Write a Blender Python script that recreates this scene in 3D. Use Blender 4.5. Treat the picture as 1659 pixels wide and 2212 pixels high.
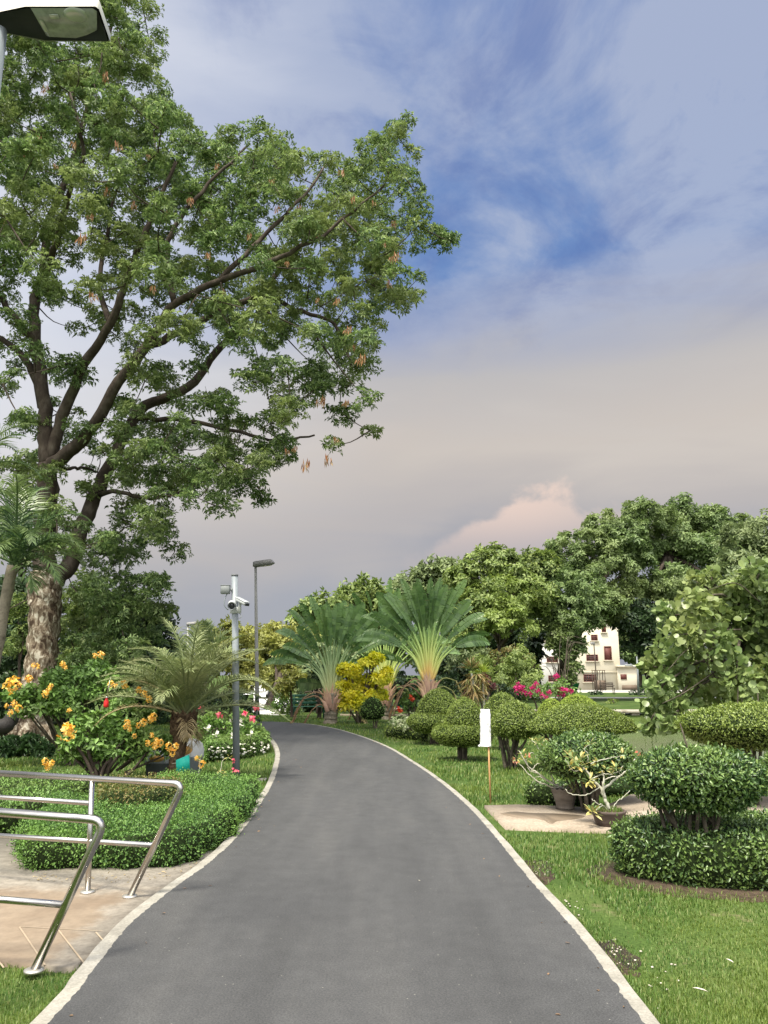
import bpy, math
import numpy as np
from mathutils import Vector

for o in list(bpy.data.objects):
    bpy.data.objects.remove(o, do_unlink=True)
SC = bpy.context.scene
COL = SC.collection
RS = np.random.RandomState(11)
PI = math.pi

# ------------------------------------------------------------------ camera
F = 1671.0
HOR = 1458.0
CAMH = 1.6
PITCH = math.atan((HOR - 1106) / F)
cam_d = bpy.data.cameras.new('camera')
cam = bpy.data.objects.new('camera', cam_d)
COL.objects.link(cam)
cam_d.sensor_fit = 'VERTICAL'
cam_d.angle = 2 * math.atan(1106 / F)
cam_d.clip_end = 3000
cam_d.clip_start = 0.05
cam.location = (0, 0, CAMH)
cam.rotation_euler = (PI / 2 + PITCH, 0, 0)
SC.camera = cam

# ------------------------------------------------------------------ exposure, world, sun
SC.view_settings.view_transform = 'Standard'
SC.view_settings.look = 'None'
SC.view_settings.gamma = 1
SC.view_settings.exposure = 1.1
SC.cycles.use_denoising = True
SC.cycles.max_bounces = 6
SC.cycles.diffuse_bounces = 3
SC.cycles.transparent_max_bounces = 8
SUN_EL = math.radians(64)
SUN_AZ = math.radians(208)      # compass bearing the light comes from; 0 = +Y, the way the camera looks

sun_d = bpy.data.lights.new('sun', 'SUN')
sun_d.energy = 3.4
sun_d.angle = math.radians(12)
sun_d.color = (1.0, 0.93, 0.80)
sun = bpy.data.objects.new('sun', sun_d)
COL.objects.link(sun)
_sd = Vector((math.sin(SUN_AZ) * math.cos(SUN_EL), math.cos(SUN_AZ) * math.cos(SUN_EL), math.sin(SUN_EL)))
sun.rotation_euler = _sd.to_track_quat('Z', 'Y').to_euler()
sun.location = (0, 0, 30)

W = bpy.data.worlds.new('World')
SC.world = W
W.use_nodes = True


class NT:
    """small node-tree writer"""
    def __init__(s, nt):
        s.nt = nt

    def n(s, kind, **kw):
        nd = s.nt.nodes.new(kind)
        for k, v in kw.items():
            if k.startswith('i_'):
                key = k[2:]
                nd.inputs[int(key) if key.isdigit() else key.replace('_', ' ')].default_value = v
            else:
                setattr(nd, k, v)
        return nd

    def l(s, a, b):
        s.nt.links.new(a, b)

    def sock(s, nd, i, v):
        if hasattr(v, 'links'):
            s.l(v, nd.inputs[i])
        else:
            nd.inputs[i].default_value = v

    def math(s, op, a, b=0.0, c=None, clamp=False):
        nd = s.n('ShaderNodeMath', operation=op)
        nd.use_clamp = clamp
        s.sock(nd, 0, a)
        s.sock(nd, 1, b)
        if c is not None:
            s.sock(nd, 2, c)
        return nd.outputs[0]

    def mix(s, f, a, b, blend='MIX'):
        nd = s.n('ShaderNodeMix', data_type='RGBA', blend_type=blend)
        s.sock(nd, 0, f)
        s.sock(nd, 6, a)
        s.sock(nd, 7, b)
        return nd.outputs[2]

    def ramp(s, f, stops, interp='LINEAR'):
        nd = s.n('ShaderNodeValToRGB')
        cr = nd.color_ramp
        cr.interpolation = interp
        while len(cr.elements) < len(stops):
            cr.elements.new(0.5)
        for e, (p, c) in zip(cr.elements, stops):
            e.position = p
            e.color = c if len(c) == 4 else (*c, 1)
        s.l(f, nd.inputs[0])
        return nd.outputs[0]

    def noise(s, vec, scale, detail=4, rough=0.55, dist=0.0):
        nd = s.n('ShaderNodeTexNoise')
        nd.inputs['Scale'].default_value = scale
        nd.inputs['Detail'].default_value = detail
        nd.inputs['Roughness'].default_value = rough
        nd.inputs['Distortion'].default_value = dist
        if vec is not None:
            s.l(vec, nd.inputs['Vector'])
        return nd.outputs[0]

    def mapping(s, vec, loc=(0, 0, 0), rot=(0, 0, 0), scale=(1, 1, 1)):
        nd = s.n('ShaderNodeMapping')
        nd.inputs[1].default_value = loc
        nd.inputs[2].default_value = rot
        nd.inputs[3].default_value = scale
        s.l(vec, nd.inputs[0])
        return nd.outputs[0]

    def smooth(s, v, a, b):
        nd = s.n('ShaderNodeMapRange', interpolation_type='SMOOTHSTEP')
        s.sock(nd, 0, v)
        nd.inputs[1].default_value = a
        nd.inputs[2].default_value = b
        return nd.outputs[0]


def sky():
    t = NT(W.node_tree)
    W.node_tree.nodes.clear()
    out = t.n('ShaderNodeOutputWorld')
    bg = t.n('ShaderNodeBackground')
    bg.inputs[1].default_value = 0.1
    t.l(bg.outputs[0], out.inputs[0])
    nish = t.n('ShaderNodeTexSky', sky_type='NISHITA')
    nish.sun_disc = False
    nish.sun_elevation = SUN_EL
    nish.sun_rotation = SUN_AZ
    nish.dust_density = 2.0
    tc = t.n('ShaderNodeTexCoord')
    d = tc.outputs['Generated']
    sp = t.n('ShaderNodeSeparateXYZ')
    t.l(d, sp.inputs[0])
    x, y, z = sp.outputs
    zc = t.math('MAXIMUM', z, 0.05)
    # flat cloud deck coordinates
    px = t.math('DIVIDE', x, t.math('ADD', zc, 0.12))
    py = t.math('DIVIDE', y, t.math('ADD', zc, 0.12))
    cb = t.n('ShaderNodeCombineXYZ')
    t.l(px, cb.inputs[0])
    t.l(py, cb.inputs[1])
    deck = cb.outputs[0]
    wisps = t.noise(t.mapping(deck, rot=(0, 0, 0.75), scale=(1.1, 0.75, 1)), 1.9, 9, 0.6, 0.7)
    wisps2 = t.noise(t.mapping(deck, loc=(3.3, 1, 0), rot=(0, 0, -0.35), scale=(0.9, 0.75, 1)), 4.2, 10, 0.64, 0.5)
    band = t.noise(t.mapping(d, scale=(1.4, 1.4, 6.0)), 2.0, 6, 0.5, 0.5)
    K = 4.72   # radiance that shows as 1.0 through strength 0.1 and the exposure
    def c(r, g, b):
        return tuple(K * (v / 255.0) ** 2.2 for v in (r, g, b)) + (1,)
    # base deck by height, its edges broken by noise
    zz = t.math('ADD', z, t.math('MULTIPLY', t.math('SUBTRACT', band, 0.5), 0.16))
    zz = t.math('ADD', zz, t.math('MULTIPLY', x, -0.06))
    low = t.ramp(zz, [(0.0, (.50, .50, .50)), (1.0, (1, 1, 1))])
    base = t.n('ShaderNodeMix', data_type='RGBA')
    r = t.n('ShaderNodeValToRGB')
    stops = [(0.0, c(160, 163, 175)), (0.10, c(162, 163, 172)), (0.18, c(186, 178, 174)), (0.27, c(205, 194, 183)),
             (0.35, c(190, 186, 184)), (0.415, c(158, 166, 192)), (0.49, c(106, 138, 192)), (0.62, c(118, 142, 191)), (0.80, c(128, 149, 195))]
    cr = r.color_ramp
    while len(cr.elements) < len(stops):
        cr.elements.new(0.5)
    for e, (p, cc) in zip(cr.elements, stops):
        e.position = p
        e.color = cc
    t.l(zz, r.inputs[0])
    colr = r.outputs[0]
    # lavender wisps high up, thin lines of blue lower
    hi = t.smooth(z, 0.36, 0.5)
    w1 = t.smooth(wisps, 0.36, 0.60)
    w2 = t.smooth(wisps2, 0.46, 0.68)
    wf = t.math('MULTIPLY', t.math('ADD', w1, t.math('MULTIPLY', w2, 0.5), clamp=True), hi)
    colr = t.mix(t.math('MULTIPLY', wf, 0.68), colr, c(184, 192, 212))
    wd = t.math('MULTIPLY', t.smooth(wisps2, 0.52, 0.30), hi)
    colr = t.mix(t.math('MULTIPLY', wd, 0.5), colr, c(88, 112, 172))
    # warm light heap of cloud low on the right: an angular window, filled by billowy noise
    bill = t.noise(t.mapping(d, scale=(1, 1, 1.3)), 7.5, 9, 0.58, 0.35)
    ang = t.math('DIVIDE', x, t.math('MAXIMUM', y, 0.05))
    # the heap's top edge climbs from left to right, then falls
    e1 = t.math('MULTIPLY', t.math('MAXIMUM', t.math('SUBTRACT', 0.17, ang), 0.0), -0.62)
    e2 = t.math('MULTIPLY', t.math('MAXIMUM', t.math('SUBTRACT', ang, 0.20), 0.0), -0.35)
    edge = t.math('ADD', t.math('ADD', 0.238, e1), e2)
    edge = t.math('ADD', edge, t.math('MULTIPLY', t.math('SUBTRACT', bill, 0.5), 0.18))
    heap = t.smooth(t.math('SUBTRACT', edge, z), -0.006, 0.022)
    heap = t.math('MULTIPLY', heap, t.smooth(ang, 0.50, 0.16))
    fade = t.smooth(z, 0.09, 0.21)
    heap = t.math('MULTIPLY', heap, fade)
    heap = t.math('MULTIPLY', heap, t.smooth(ang, 0.0, 0.07))
    heapc = t.mix(t.smooth(z, 0.13, 0.25), c(204, 186, 180), c(240, 212, 194))
    colr = t.mix(heap, colr, heapc)
    # bluish shade just left of the heap
    sh = t.math('MULTIPLY', t.smooth(t.math('SUBTRACT', edge, z), -0.05, -0.004), t.math('SUBTRACT', 1.0, heap))
    sh = t.math('MULTIPLY', sh, t.math('MULTIPLY', t.smooth(z, 0.24, 0.17), t.smooth(ang, -0.05, 0.1)))
    colr = t.mix(t.math('MULTIPLY', sh, 0.35), colr, c(146, 148, 160))
    # the cream veil in the middle
    veil = t.math('MULTIPLY', t.smooth(z, 0.18, 0.3), t.smooth(z, 0.42, 0.33))
    veil = t.math('MULTIPLY', veil, t.smooth(band, 0.35, 0.7))
    colr = t.mix(t.math('MULTIPLY', veil, 0.75), colr, c(210, 200, 189))
    # a little of the real sky through it all
    colr = t.mix(0.07, colr, nish.outputs[0])
    # the thin bright cloud on the left, and the unseen sky behind and above the camera, brightened to add fill light
    left = t.math('MULTIPLY', t.smooth(t.math('ADD', ang, t.math('MULTIPLY', t.math('SUBTRACT', band, 0.5), 0.5)), -0.02, -0.55), t.smooth(z, 0.10, 0.32))
    colr = t.mix(t.math('MULTIPLY', left, 0.8), colr, c(226, 229, 238))
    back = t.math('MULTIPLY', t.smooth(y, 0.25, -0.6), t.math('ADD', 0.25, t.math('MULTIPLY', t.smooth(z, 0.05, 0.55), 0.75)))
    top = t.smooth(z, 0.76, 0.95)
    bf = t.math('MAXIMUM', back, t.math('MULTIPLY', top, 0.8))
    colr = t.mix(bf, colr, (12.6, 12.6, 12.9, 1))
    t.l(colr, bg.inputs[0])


sky()

# ------------------------------------------------------------------ pixel <-> world (pixels of the photograph at 1659 x 2212)
CP, SP = math.cos(PITCH), math.sin(PITCH)


def ray(px, py):
    a = (px - 829.5) / F
    b = (1106 - py) / F
    return np.array([a, CP - b * SP, SP + b * CP])


def G(px, py, z=0.0):
    d = ray(px, py)
    t = (z - CAMH) / d[2]
    return np.array([d[0] * t, d[1] * t, z])


def P(px, py, Y):
    d = ray(px, py)
    t = Y / d[1]
    return np.array([d[0] * t, Y, CAMH + d[2] * t])


def M(px, Y, z=1.0):
    """metres in px pixels at depth Y"""
    return px * (Y * CP + (z - CAMH) * SP) / F


# ------------------------------------------------------------------ mesh helpers
ORIGIN = {}


class MB:
    def __init__(s):
        s.V, s.F, s.MI, s.T, s.n = [], [], [], [], 0

    def add(s, V, F_, mi=0, t=None):
        V = np.asarray(V, float).reshape(-1, 3)
        if isinstance(F_, list) and len(F_) and len({len(f) for f in F_}) > 1:
            for k in {len(f) for f in F_}:
                s.F.append(np.array([f for f in F_ if len(f) == k]) + s.n)
                s.MI.append(np.full(len(s.F[-1]), mi))
        else:
            A = np.asarray(F_, int)
            s.F.append(A + s.n)
            s.MI.append(np.full(len(A), mi))
        s.V.append(V)
        s.T.append(np.zeros(len(V)) if t is None else np.asarray(t, float))
        s.n += len(V)

    def build(s, name, mats, parent=None, smooth=False, origin=None, attr=False):
        if not isinstance(mats, (list, tuple)):
            mats = [mats]
        V = np.concatenate(s.V)
        if parent is not None:
            org = ORIGIN[parent.name]
        elif origin is not None:
            org = np.asarray(origin, float)
        else:
            org = np.array([V[:, 0].mean(), V[:, 1].mean(), V[:, 2].min()])
        V = V - org
        me = bpy.data.meshes.new(name)
        me.vertices.add(len(V))
        me.vertices.foreach_set('co', V.astype(np.float32).ravel())
        loops = np.concatenate([f.ravel() for f in s.F])
        tot = np.concatenate([np.full(len(f), f.shape[1]) for f in s.F])
        start = np.concatenate([[0], np.cumsum(tot)[:-1]])
        me.loops.add(len(loops))
        me.loops.foreach_set('vertex_index', loops.astype(np.int32))
        me.polygons.add(len(tot))
        me.polygons.foreach_set('loop_start', start.astype(np.int32))
        me.polygons.foreach_set('material_index', np.concatenate(s.MI).astype(np.int32))
        if smooth:
            me.polygons.foreach_set('use_smooth', np.ones(len(tot), dtype=bool))
        for m in mats:
            me.materials.append(m)
        me.update(calc_edges=True)
        if attr:
            a = me.attributes.new('t', 'FLOAT', 'POINT')
            a.data.foreach_set('value', np.concatenate(s.T).astype(np.float32))
        ob = bpy.data.objects.new(name, me)
        COL.objects.link(ob)
        if parent is not None:
            ob.parent = parent
        else:
            ob.location = org
        ORIGIN[ob.name] = org
        return ob

    # ---- shapes
    def tube(s, pts, rad, n=8, mi=0, caps=True, t=None, lump=0.0):
        pts = np.asarray(pts, float)
        k = len(pts)
        rad = np.broadcast_to(np.asarray(rad, float), (k,))
        tan = np.gradient(pts, axis=0)
        tan /= np.linalg.norm(tan, axis=1)[:, None] + 1e-9
        u = np.cross(tan[0], [0.3, 0.9, 0.1] if abs(tan[0][1]) < 0.9 else [1, 0, 0])
        u /= np.linalg.norm(u)
        ang = np.arange(n) * 2 * PI / n
        V = []
        for i in range(k):
            u = u - tan[i] * np.dot(u, tan[i])
            u /= np.linalg.norm(u) + 1e-9
            v = np.cross(tan[i], u)
            rr = rad[i] * (1 + (lump * np.sin(ang * 3 + i * 1.3) + lump * RS.uniform(-.6, .6, n) if lump else 0))
            V.append(pts[i] + (np.cos(ang) * rr)[:, None] * u + (np.sin(ang) * rr)[:, None] * v)
        V = np.concatenate(V)
        i = np.arange(k - 1)[:, None] * n
        j = np.arange(n)[None, :]
        j2 = (j + 1) % n
        Fq = np.stack([i + j, i + j2, i + n + j2, i + n + j], -1).reshape(-1, 4)
        tt = None if t is None else np.repeat(np.asarray(t, float), n)
        s.add(V, Fq, mi, tt)
        if caps:
            base = s.n - len(V)
            s.F.append(np.array([list(range(n))[::-1]]) + base)
            s.MI.append(np.array([mi]))
            s.F.append(np.array([list(range(n))]) + base + (k - 1) * n)
            s.MI.append(np.array([mi]))
        return s

    def box(s, c, size, rz=0.0, mi=0, bev=0.0, rx=0.0, ry=0.0):
        hx, hy, hz = [v / 2 for v in size]
        if bev:
            b = bev
            prof = [(-hz, b), (-hz + b, 0), (hz - b, 0), (hz, b)]
            V = []
            for z, q in prof:
                x, y = hx - q, hy - q
                cx, cy = max(x - b, 0), max(y - b, 0)
                V += [(-cx, -y, z), (cx, -y, z), (x, -cy, z), (x, cy, z), (cx, y, z), (-cx, y, z), (-x, cy, z), (-x, -cy, z)]
            V = np.array(V)
            Fs = [[i * 8 + j, i * 8 + (j + 1) % 8, i * 8 + 8 + (j + 1) % 8, i * 8 + 8 + j] for i in range(3) for j in range(8)]
            Fs += [list(range(8))[::-1], [24 + j for j in range(8)]]
        else:
            V = np.array([(x, y, z) for z in (-hz, hz) for x, y in ((-hx, -hy), (hx, -hy), (hx, hy), (-hx, hy))])
            Fs = [[3, 2, 1, 0], [4, 5, 6, 7], [0, 1, 5, 4], [1, 2, 6, 5], [2, 3, 7, 6], [3, 0, 4, 7]]
        V = V @ rotm(rx, ry, rz).T + np.asarray(c, float)
        s.add(V, Fs, mi)
        return s

    def lathe(s, prof, c=(0, 0, 0), n=24, sx=1, sy=1, mi=0, fn=None):
        a = np.arange(n) * 2 * PI / n
        V = []
        for r, z in prof:
            V.append(np.stack([np.cos(a) * r * sx, np.sin(a) * r * sy, np.full(n, z)], 1))
        V = np.concatenate(V)
        if fn is not None:
            V = fn(V)
        V = V + np.asarray(c, float)
        k = len(prof)
        i = np.arange(k - 1)[:, None] * n
        j = np.arange(n)[None, :]
        j2 = (j + 1) % n
        Fq = np.stack([i + j, i + j2, i + n + j2, i + n + j], -1).reshape(-1, 4)
        s.add(V, Fq, mi)
        return s

    def prism(s, poly, z0, z1, mi=0):
        """poly: list of (x, y); top face and sides"""
        p = np.asarray(poly, float)[:, :2]
        n = len(p)
        area = np.sum(p[:, 0] * np.roll(p[:, 1], -1) - np.roll(p[:, 0], -1) * p[:, 1])
        if area < 0:
            p = p[::-1]
        V = np.concatenate([np.c_[p, np.full(n, z0)], np.c_[p, np.full(n, z1)]])
        Fs = [[i, (i + 1) % n, n + (i + 1) % n, n + i] for i in range(n)]
        s.add(V, Fs, mi)
        s.F.append(np.array([list(range(n))]) + s.n - n)
        s.MI.append(np.array([mi]))
        return s

    def scatter(s, T, TF, pos, R, sc, mi=0):
        """copies of a template at pos with frames R (columns x,y,z)"""
        T = np.asarray(T, float)
        N = len(pos)
        if N == 0:
            return s
        sc = np.asarray(sc, float)
        if sc.ndim == 1:
            sc = np.repeat(sc[:, None], 3, 1)
        L = T[None] * sc[:, None, :]
        V = np.einsum('nij,nkj->nki', R, L) + pos[:, None, :]
        TF = np.asarray(TF)
        k = len(T)
        Fx = (TF[None] + (np.arange(N) * k)[:, None, None]).reshape(-1, TF.shape[1])
        s.add(V.reshape(-1, 3), Fx, mi)
        return s


def rotm(rx=0, ry=0, rz=0):
    cx, sx, cy, sy, cz, sz = math.cos(rx), math.sin(rx), math.cos(ry), math.sin(ry), math.cos(rz), math.sin(rz)
    X = np.array([[1, 0, 0], [0, cx, -sx], [0, sx, cx]])
    Y = np.array([[cy, 0, sy], [0, 1, 0], [-sy, 0, cy]])
    Z = np.array([[cz, -sz, 0], [sz, cz, 0], [0, 0, 1]])
    return Z @ Y @ X


def unit(v):
    v = np.asarray(v, float)
    return v / (np.linalg.norm(v, axis=-1, keepdims=True) + 1e-9)


def rdir(n):
    return unit(RS.normal(size=(n, 3)))


def frames(yd, nrm):
    y = unit(yd)
    z = unit(nrm - (nrm * y).sum(1, keepdims=True) * y)
    x = np.cross(y, z)
    return np.stack([x, y, z], -1)


def catmull(pts, per=8):
    p = np.asarray(pts, float)
    p = np.concatenate([[2 * p[0] - p[1]], p, [2 * p[-1] - p[-2]]])
    out = []
    for i in range(1, len(p) - 2):
        t = np.linspace(0, 1, per, endpoint=False)[:, None]
        a, b, c, d = p[i - 1], p[i], p[i + 1], p[i + 2]
        out.append(0.5 * ((2 * b) + (-a + c) * t + (2 * a - 5 * b + 4 * c - d) * t ** 2 + (-a + 3 * b - 3 * c + d) * t ** 3))
    out.append(p[-2][None])
    return np.concatenate(out)


def tag(o, label=None, cat=None, group=None, kind=None):
    if label:
        o['label'] = label
    if cat:
        o['category'] = cat
    if group:
        o['group'] = group
    if kind:
        o['kind'] = kind
    return o


def thing(name, label, cat, loc, group=None):
    o = bpy.data.objects.new(name, None)
    COL.objects.link(o)
    o.location = loc
    o.empty_display_size = 0.2
    ORIGIN[o.name] = np.asarray(loc, float)
    return tag(o, label, cat, group)


def place(name, mesh_ob, parent, loc, rz=0.0, sc=1.0, rx=0.0):
    """a further part sharing another part's mesh"""
    o = bpy.data.objects.new(name, mesh_ob.data)
    COL.objects.link(o)
    o.parent = parent
    o.location = np.asarray(loc, float) - ORIGIN[parent.name]
    o.rotation_euler = (rx, 0, rz)
    o.scale = (sc, sc, sc)
    ORIGIN[o.name] = np.asarray(loc, float)
    return o


# leaf templates: length along y = 1, width along x = 1
LEAF = (np.array([(0, 0, 0), (-.5, .45, .10), (0, 1, -.06), (.5, .45, .10)]), np.array([[0, 3, 2], [0, 2, 1]]))
LEAF6 = (np.array([(0, 0, 0), (-.42, .3, .08), (-.4, .68, .05), (0, 1, -.10), (.4, .68, .05), (.42, .3, .08), (0, .5, -.02)]),
         np.array([[0, 6, 1], [1, 6, 2], [2, 6, 3], [3, 6, 4], [4, 6, 5], [5, 6, 0]]))
_a = np.arange(8) * PI / 4
ROUND = (np.concatenate([[(0, .5, -.06)], np.stack([.5 * np.cos(_a), .5 + .5 * np.sin(_a), .05 * np.cos(2 * _a)], 1)]),
         np.array([[0, i + 1, (i + 1) % 8 + 1] for i in range(8)]))


def make_tuft(k=7, droop=0.35, w=0.26, seed=1, spread=1.0):
    r = np.random.RandomState(seed)
    V, Fs = [], []
    for i in range(k):
        a = i * 2 * PI / k + r.uniform(-.3, .3)
        L = r.uniform(.7, 1.1)
        el = r.uniform(-.1, .7)
        d = np.array([math.cos(a) * math.cos(el) * spread, math.sin(a) * math.cos(el) * spread, math.sin(el)])
        sd = unit(np.cross(d, [0, 0, 1]))
        o = d * .12 * L
        m = d * .55 * L + np.array([0, 0, .03])
        e = d * L - np.array([0, 0, droop * L])
        b = len(V)
        V += [o, m - sd * w * .5 * L, e, m + sd * w * .5 * L]
        Fs += [[b, b + 3, b + 2], [b, b + 2, b + 1]]
    return np.array(V), np.array(Fs)


TUFT = make_tuft(9, .35, .26, 1)
TUFT5 = make_tuft(6, .30, .42, 2)
TUFTS = [make_tuft(9, .35, .26, s_) for s_ in (1, 5, 9)]

# ------------------------------------------------------------------ materials
MATS = {}


def newmat(name):
    m = bpy.data.materials.new(name)
    m.use_nodes = True
    m.node_tree.nodes.clear()
    MATS[name] = m
    return m, NT(m.node_tree)


LG = 1.5
NOGAIN = {'orange petals', 'magenta petals', 'pink petals', 'white petals', 'red petals', 'salmon petals', 'seed pods', 'grass blades', 'golden leaves', 'maroon leaves', 'dry palm leaflets', 'variegated leaves', 'browned hedge leaves', 'rosette leaves', 'tan dracaena leaves', 'lime leaves', 'dark vine leaves', 'deep green leaves'}


def leafmat(name, cols, var=None, trans=0.28, rough=0.5, spec=0.35, nscale=0.9):
    """cols: leaf colours spread at random over the leaves; var: (colour, amount) mixed in by a large soft noise"""
    m, t = newmat(name)
    out = t.n('ShaderNodeOutputMaterial')
    geo = t.n('ShaderNodeNewGeometry')
    n = len(cols)
    g = LG if name not in NOGAIN else 1.0
    cols = [(min(c_[0] * g * 1.04, .9), min(c_[1] * g, .9), min(c_[2] * g * .95, .9)) for c_ in cols]
    if var:
        var = (tuple(v * g for v in var[0]), var[1])
    c = t.ramp(geo.outputs['Random Per Island'], [((i + .5) / n, cols[i]) for i in range(n)])
    if var:
        ns = t.noise(geo.outputs['Position'], nscale, 3)
        c = t.mix(t.math('MULTIPLY', t.smooth(ns, .42, .66), var[1]), c, (*var[0], 1))
    p = t.n('ShaderNodeBsdfPrincipled')
    p.inputs['Roughness'].default_value = rough
    p.inputs['Specular IOR Level'].default_value = spec
    t.l(c, p.inputs['Base Color'])
    if trans > 0:
        tr = t.n('ShaderNodeBsdfTranslucent')
        hs = t.n('ShaderNodeHueSaturation')
        hs.inputs['Value'].default_value = 1.35
        hs.inputs['Saturation'].default_value = 1.1
        t.l(c, hs.inputs['Color'])
        t.l(hs.outputs[0], tr.inputs[0])
        mx = t.n('ShaderNodeMixShader')
        mx.inputs[0].default_value = trans
        t.l(p.outputs[0], mx.inputs[1])
        t.l(tr.outputs[0], mx.inputs[2])
        t.l(mx.outputs[0], out.inputs[0])
    else:
        t.l(p.outputs[0], out.inputs[0])
    return m


def surf(name, cols, scale=3.0, detail=6, rough=0.8, spec=0.3, bump=0.0, bscale=None, stretch=(1, 1, 1), metal=0.0, lo=.3, hi=.7, fine=None, dist=0.0):
    """noise-ramped surface; fine: (scale, amount) a second, finer speckle"""
    m, t = newmat(name)
    out = t.n('ShaderNodeOutputMaterial')
    tc = t.n('ShaderNodeTexCoord')
    v = t.mapping(tc.outputs['Object'], scale=stretch)
    ns = t.noise(v, scale, detail, .6, dist)
    n = len(cols)
    c = t.ramp(ns, [(lo + (hi - lo) * i / max(n - 1, 1), cols[i]) for i in range(n)]) if n > 1 else None
    if c is None:
        c = t.mix(0.0, (*cols[0], 1), (*cols[0], 1))
    if fine:
        fn = t.noise(v, fine[0], 3, .7)
        c = t.mix(fine[1], c, t.ramp(fn, [(.35, (.25, .25, .25)), (.65, (1.6, 1.6, 1.6))]), 'MULTIPLY')
    p = t.n('ShaderNodeBsdfPrincipled')
    p.inputs['Roughness'].default_value = rough
    p.inputs['Specular IOR Level'].default_value = spec
    p.inputs['Metallic'].default_value = metal
    t.l(c, p.inputs['Base Color'])
    if bump:
        b = t.n('ShaderNodeBump')
        b.inputs['Strength'].default_value = bump
        b.inputs['Distance'].default_value = 0.02
        t.l(t.noise(v, bscale or scale * 3, 6, .65), b.inputs['Height'])
        t.l(b.outputs[0], p.inputs['Normal'])
    t.l(p.outputs[0], out.inputs[0])
    return m


m_big = leafmat('raintree leaves', [(.045, .075, .030), (.075, .125, .046), (.11, .17, .065), (.16, .22, .09)], ((.16, .19, .07), .7), trans=.30, nscale=.35)
m_bigd = leafmat('dark vine leaves', [(.016, .038, .016), (.028, .060, .024), (.045, .085, .032)], ((.06, .10, .03), .5), trans=.2)
m_green = leafmat('mid green leaves', [(.06, .09, .028), (.09, .135, .040), (.125, .175, .055), (.165, .21, .07)], ((.16, .21, .05), .7), nscale=.25)
m_grove = leafmat('grove leaves', [(.055, .09, .032), (.09, .14, .05), (.13, .185, .075)], ((.14, .17, .06), .7), nscale=.2)
m_olive = leafmat('olive leaves', [(.09, .105, .03), (.14, .16, .045), (.19, .21, .06)], ((.24, .24, .06), .6), nscale=.4)
m_farg = leafmat('grey green leaves', [(.07, .10, .045), (.11, .15, .065), (.15, .19, .09)], ((.17, .21, .09), .5), nscale=.3)
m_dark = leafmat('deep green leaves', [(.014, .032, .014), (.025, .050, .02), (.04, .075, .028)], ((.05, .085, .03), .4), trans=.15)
m_clip = leafmat('clipped leaves', [(.045, .068, .014), (.08, .12, .024), (.125, .175, .036), (.185, .24, .06)], ((.12, .165, .028), .5), trans=.22, rough=.42, spec=.45, nscale=1.6)
m_clipn = leafmat('glossy hedge leaves', [(.016, .038, .014), (.03, .065, .022), (.05, .10, .03), (.08, .14, .04), (.125, .19, .055)], ((.11, .165, .035), .4), trans=.18, rough=.33, spec=.5, nscale=2.2)
m_clipy = leafmat('yellow green clipped leaves', [(.12, .18, .025), (.17, .24, .04), (.22, .29, .06)], ((.25, .30, .06), .5), nscale=1.5)
m_yell = leafmat('golden leaves', [(.64, .62, .05), (.76, .72, .08), (.84, .80, .14), (.52, .57, .06)], ((.46, .54, .06), .4), trans=.4, nscale=1.3)
m_varg = leafmat('variegated leaves', [(.30, .38, .20), (.48, .55, .34), (.62, .66, .48), (.12, .20, .06)], trans=.25)
m_hedge = leafmat('fresh hedge leaves', [(.025, .06, .016), (.05, .11, .026), (.08, .165, .04), (.13, .23, .06)], ((.14, .24, .05), .6), nscale=1.2)
m_brown = leafmat('browned hedge leaves', [(.10, .12, .03), (.20, .17, .06), (.28, .22, .09), (.12, .18, .05)], ((.10, .15, .04), .7), nscale=2.5)
m_bush = leafmat('flowering bush leaves', [(.045, .085, .022), (.075, .14, .035), (.11, .20, .05), (.15, .26, .07)], ((.10, .13, .035), .6), nscale=1.2)
m_frond = leafmat('date palm leaflets', [(.08, .11, .045), (.12, .155, .07), (.18, .215, .10)], ((.17, .17, .09), .5), trans=.2, nscale=1.4)
m_dry = leafmat('dry palm leaflets', [(.30, .24, .13), (.40, .33, .19), (.22, .18, .09)], trans=.15)
m_areca = leafmat('areca leaflets', [(.022, .045, .02), (.04, .075, .03), (.075, .12, .045)], ((.16, .20, .08), .5), trans=.25, rough=.35)
m_grape = leafmat('sea grape leaves', [(.08, .12, .04), (.10, .155, .055), (.145, .21, .08), (.19, .25, .10), (.06, .09, .03)], ((.19, .21, .07), .5), trans=.3, rough=.38, spec=.45)
m_fan = leafmat('fan palm blades', [(.05, .10, .035), (.065, .125, .04), (.085, .155, .05)], ((.16, .24, .07), .5), trans=.25, rough=.35, spec=.5, nscale=.5)
m_orange = leafmat('orange petals', [(.82, .52, .09), (.86, .63, .18), (.78, .46, .08), (.88, .73, .33)], trans=.3)
m_pink = leafmat('magenta petals', [(.55, .04, .20), (.65, .08, .28), (.45, .03, .16)], trans=.3)
m_rose = leafmat('pink petals', [(.75, .10, .20), (.80, .22, .28)], trans=.3)
m_salmon = leafmat('salmon petals', [(.75, .30, .22), (.80, .45, .33)], trans=.3)
m_white = leafmat('white petals', [(.78, .80, .74), (.85, .86, .80)], trans=.3)
m_red = leafmat('red petals', [(.70, .06, .03), (.75, .12, .05)], trans=.2)
m_pod = leafmat('seed pods', [(.26, .11, .04), (.34, .17, .07), (.20, .09, .04), (.32, .24, .12)], trans=.2)
m_maroon = leafmat('maroon leaves', [(.10, .02, .03), (.16, .04, .05), (.09, .08, .03)], trans=.2)
m_rosette = leafmat('rosette leaves', [(.14, .22, .08), (.22, .30, .12), (.30, .36, .17), (.62, .48, .12), (.46, .44, .2)], trans=.25)
m_strap = leafmat('strap leaves', [(.025, .055, .022), (.04, .08, .03), (.06, .115, .045)], trans=.15, rough=.35)
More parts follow.
